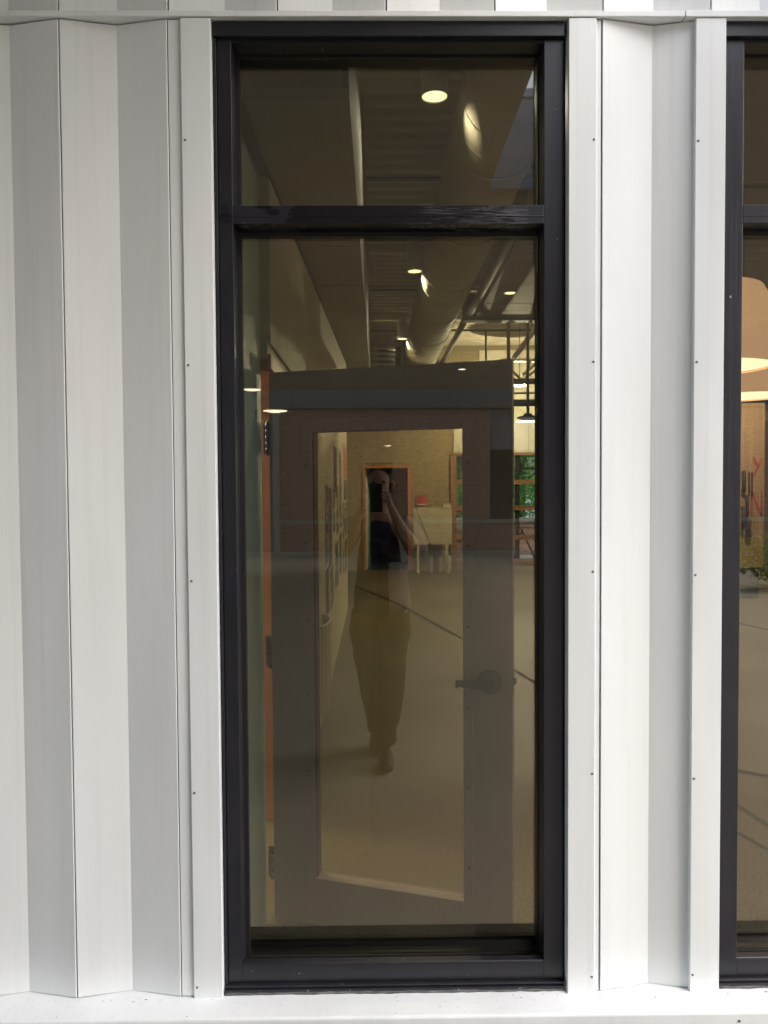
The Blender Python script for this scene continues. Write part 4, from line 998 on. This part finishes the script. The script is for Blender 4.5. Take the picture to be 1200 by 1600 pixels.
# face and hair
hx, hy, hzz = PX, PY + .03, 1.615
fc = MB(); fc.tube([(hx, hy + .088, 1.63), (hx, hy + .108, 1.597), (hx, hy + .088, 1.588)], [.008, .014, .010], 8)
for s_ in (-1, 1): fc.tube([(hx + s_ * .074, hy - .005, 1.64), (hx + s_ * .083, hy - .008, 1.615), (hx + s_ * .074, hy, 1.59)], [.010, .016, .009], 8)
fc.build('nose_and_ears', M['skin'], per)
ey = MB()
for s_ in (-1, 1): ey.lathe((hx + s_ * .030, hy + .080, 1.632), [(0, -.009), (.010, -.005), (.012, 0), (.010, .005), (0, .009)], 10)
ey.build('eyes', M['black'], per)
MB().obox((hx, hy + .086, 1.562), (.022, 0, 0), (0, .006, 0), (0, 0, .004)).build('mouth', M['red'], per)
hr = [(hx, hy - .036, 1.655, .082, .066), (hx, hy - .020, 1.700, .058, .064), (hx, hy - .05, 1.595, .066, .042)]
skinned('hair', hr, [(2, 0), (0, 1)], M['hair'], per, 2)
# clothes
sh = [(PX, PY, .80, .175, .135), (PX, PY, .92, .170, .13), (PX, PY, 1.08, .150, .115), (PX, PY, 1.26, .155, .118), (PX, PY - .01, 1.365, .135, .10), (PX, PY + .005, 1.455, .072, .072),
      (PX + .125, PY - .01, 1.375, .085, .088), (PX - .125, PY - .01, 1.375, .085, .088)]
skinned('shirt', sh, [(0, 1), (1, 2), (2, 3), (3, 4), (4, 5), (4, 6), (4, 7)], M['shirt'], per, 3, folds=.022)
for s_ in (1, -1):
    sl2 = [(PX + s_ * .105, PY - .01, 1.388, .088, .092), (PX + s_ * .175, PY, 1.355, .078, .078), (PX + s_ * .232, PY + .04, 1.225, .066, .07), (PX + s_ * .20, PY + .10, 1.27, .056, .058)]
    skinned('sleeve', sl2, [(0, 1), (1, 2), (2, 3)], M['sleeve'], per, 3, folds=.022)
tl = MB(); nz_, na = 7, 9
for lay in (0, 1):
    for i in range(nz_):
        z = .87 + i * .05; q = 1.07 - .12 * i / nz_ + (.015 * math.sin(i * 1.3)) - lay * .02
        for k in range(na):
            a = R(4 + k * 8.5); tl.v.append((PX + .172 * q * math.cos(a) * (1 + .03 * math.sin(k * 1.7 + i)), PY + .136 * q * math.sin(a) * (1 + .05 * math.sin(k * 2.3 + i * .6)), z))
for lay in (0, 1):
    for i in range(nz_ - 1):
        for k in range(na - 1):
            o = lay * nz_ * na + i * na + k; tl.f.append([o, o + 1, o + na + 1, o + na]); tl.smooth.append(True)
def edge_(p, q):
    n = nz_ * na; tl.f.append([p, q, q + n, p + n]); tl.smooth.append(False)
for k in range(na - 1): edge_(k, k + 1); edge_((nz_ - 1) * na + k, (nz_ - 1) * na + k + 1)
for i in range(nz_ - 1): edge_(i * na, (i + 1) * na); edge_(i * na + na - 1, (i + 1) * na + na - 1)
tl.build('shirt_tail', M['sleeve'], per)
tp = [(PX, PY, .97, .15, .11), (PX + .078, PY + .01, .84, .115, .12), (PX + .060, PY + .05, .50, .088, .095), (PX + .028, PY + .05, .16, .060, .075),
      (PX - .078, PY, .84, .115, .12), (PX - .050, PY - .05, .50, .088, .095), (PX - .014, PY - .18, .16, .060, .075), (PX + .026, PY + .06, .075, .058, .072), (PX - .012, PY - .19, .075, .058, .072)]
skinned('trousers', tp, [(0, 1), (1, 2), (2, 3), (3, 7), (0, 4), (4, 5), (5, 6), (6, 8)], M['trouser'], per, 3, folds=.03)
for x, y in ((PX + .03, PY + .10), (PX - .024, PY - .17)):
    skinned('shoe', [(x, y - .06, .05, .044, .052), (x, y + .03, .055, .046, .058), (x + .004, y + .12, .036, .052, .038), (x + .006, y + .19, .028, .042, .028)], [(0, 1), (1, 2), (2, 3)], M['shoe'], per, 2)
ph = thing('phone', 'black phone held upright in front of the face', 'phone', (.0, -2.02, 1.55))
MB().box(-.038, .038, -2.0165, -2.0085, 1.465, 1.622).build('phone_body', M['phone'], ph, bevel=.003)
MB().box(-.034, .034, -2.0185, -2.0167, 1.470, 1.617).build('screen', M['darkglass'], ph)
MB().box(-.018, .018, -2.0083, -2.0065, 1.585, 1.615).build('camera_bump', M['phone'], ph)

gr = MB()
for _ in range(60):
    x = random.uniform(-1.0, 1.3); y = -.008 - .062 * random.random() ** 2.2; z = .2475 + (y + .074) * .075 + .0004
    q = random.uniform(.0004, .0012); a = random.random() * 3
    gr.obox((x, y, z + q * .5), (math.cos(a) * q * random.choice((1, 1, 4)), math.sin(a) * q, 0), (-math.sin(a) * q * .6, math.cos(a) * q * .6, 0), (0, 0, q * .5))
o = gr.build('grit', M['bark']); o['kind'] = 'stuff'; o['label'] = 'tiny dark grit scattered on the white sill ledge'
fl_ = MB()
for _ in range(15):
    x = random.uniform(-.36, .44); y, z = random.choice(((.0202, random.uniform(.279, .322)), (.0035, random.uniform(.2595, .2655)), (.033, .3274)))
    q = random.uniform(.0004, .0011); a = random.random() * 3
    fl_.obox((x, y, z), (math.cos(a) * q * random.choice((1, 1, 3)), 0, math.sin(a) * q), (0, q * .5, 0), (-math.sin(a) * q, 0, math.cos(a) * q))
o = fl_.build('paint_flecks', M['stone']); o['kind'] = 'stuff'; o['label'] = 'pale flecks stuck along the lower frame of the left window'
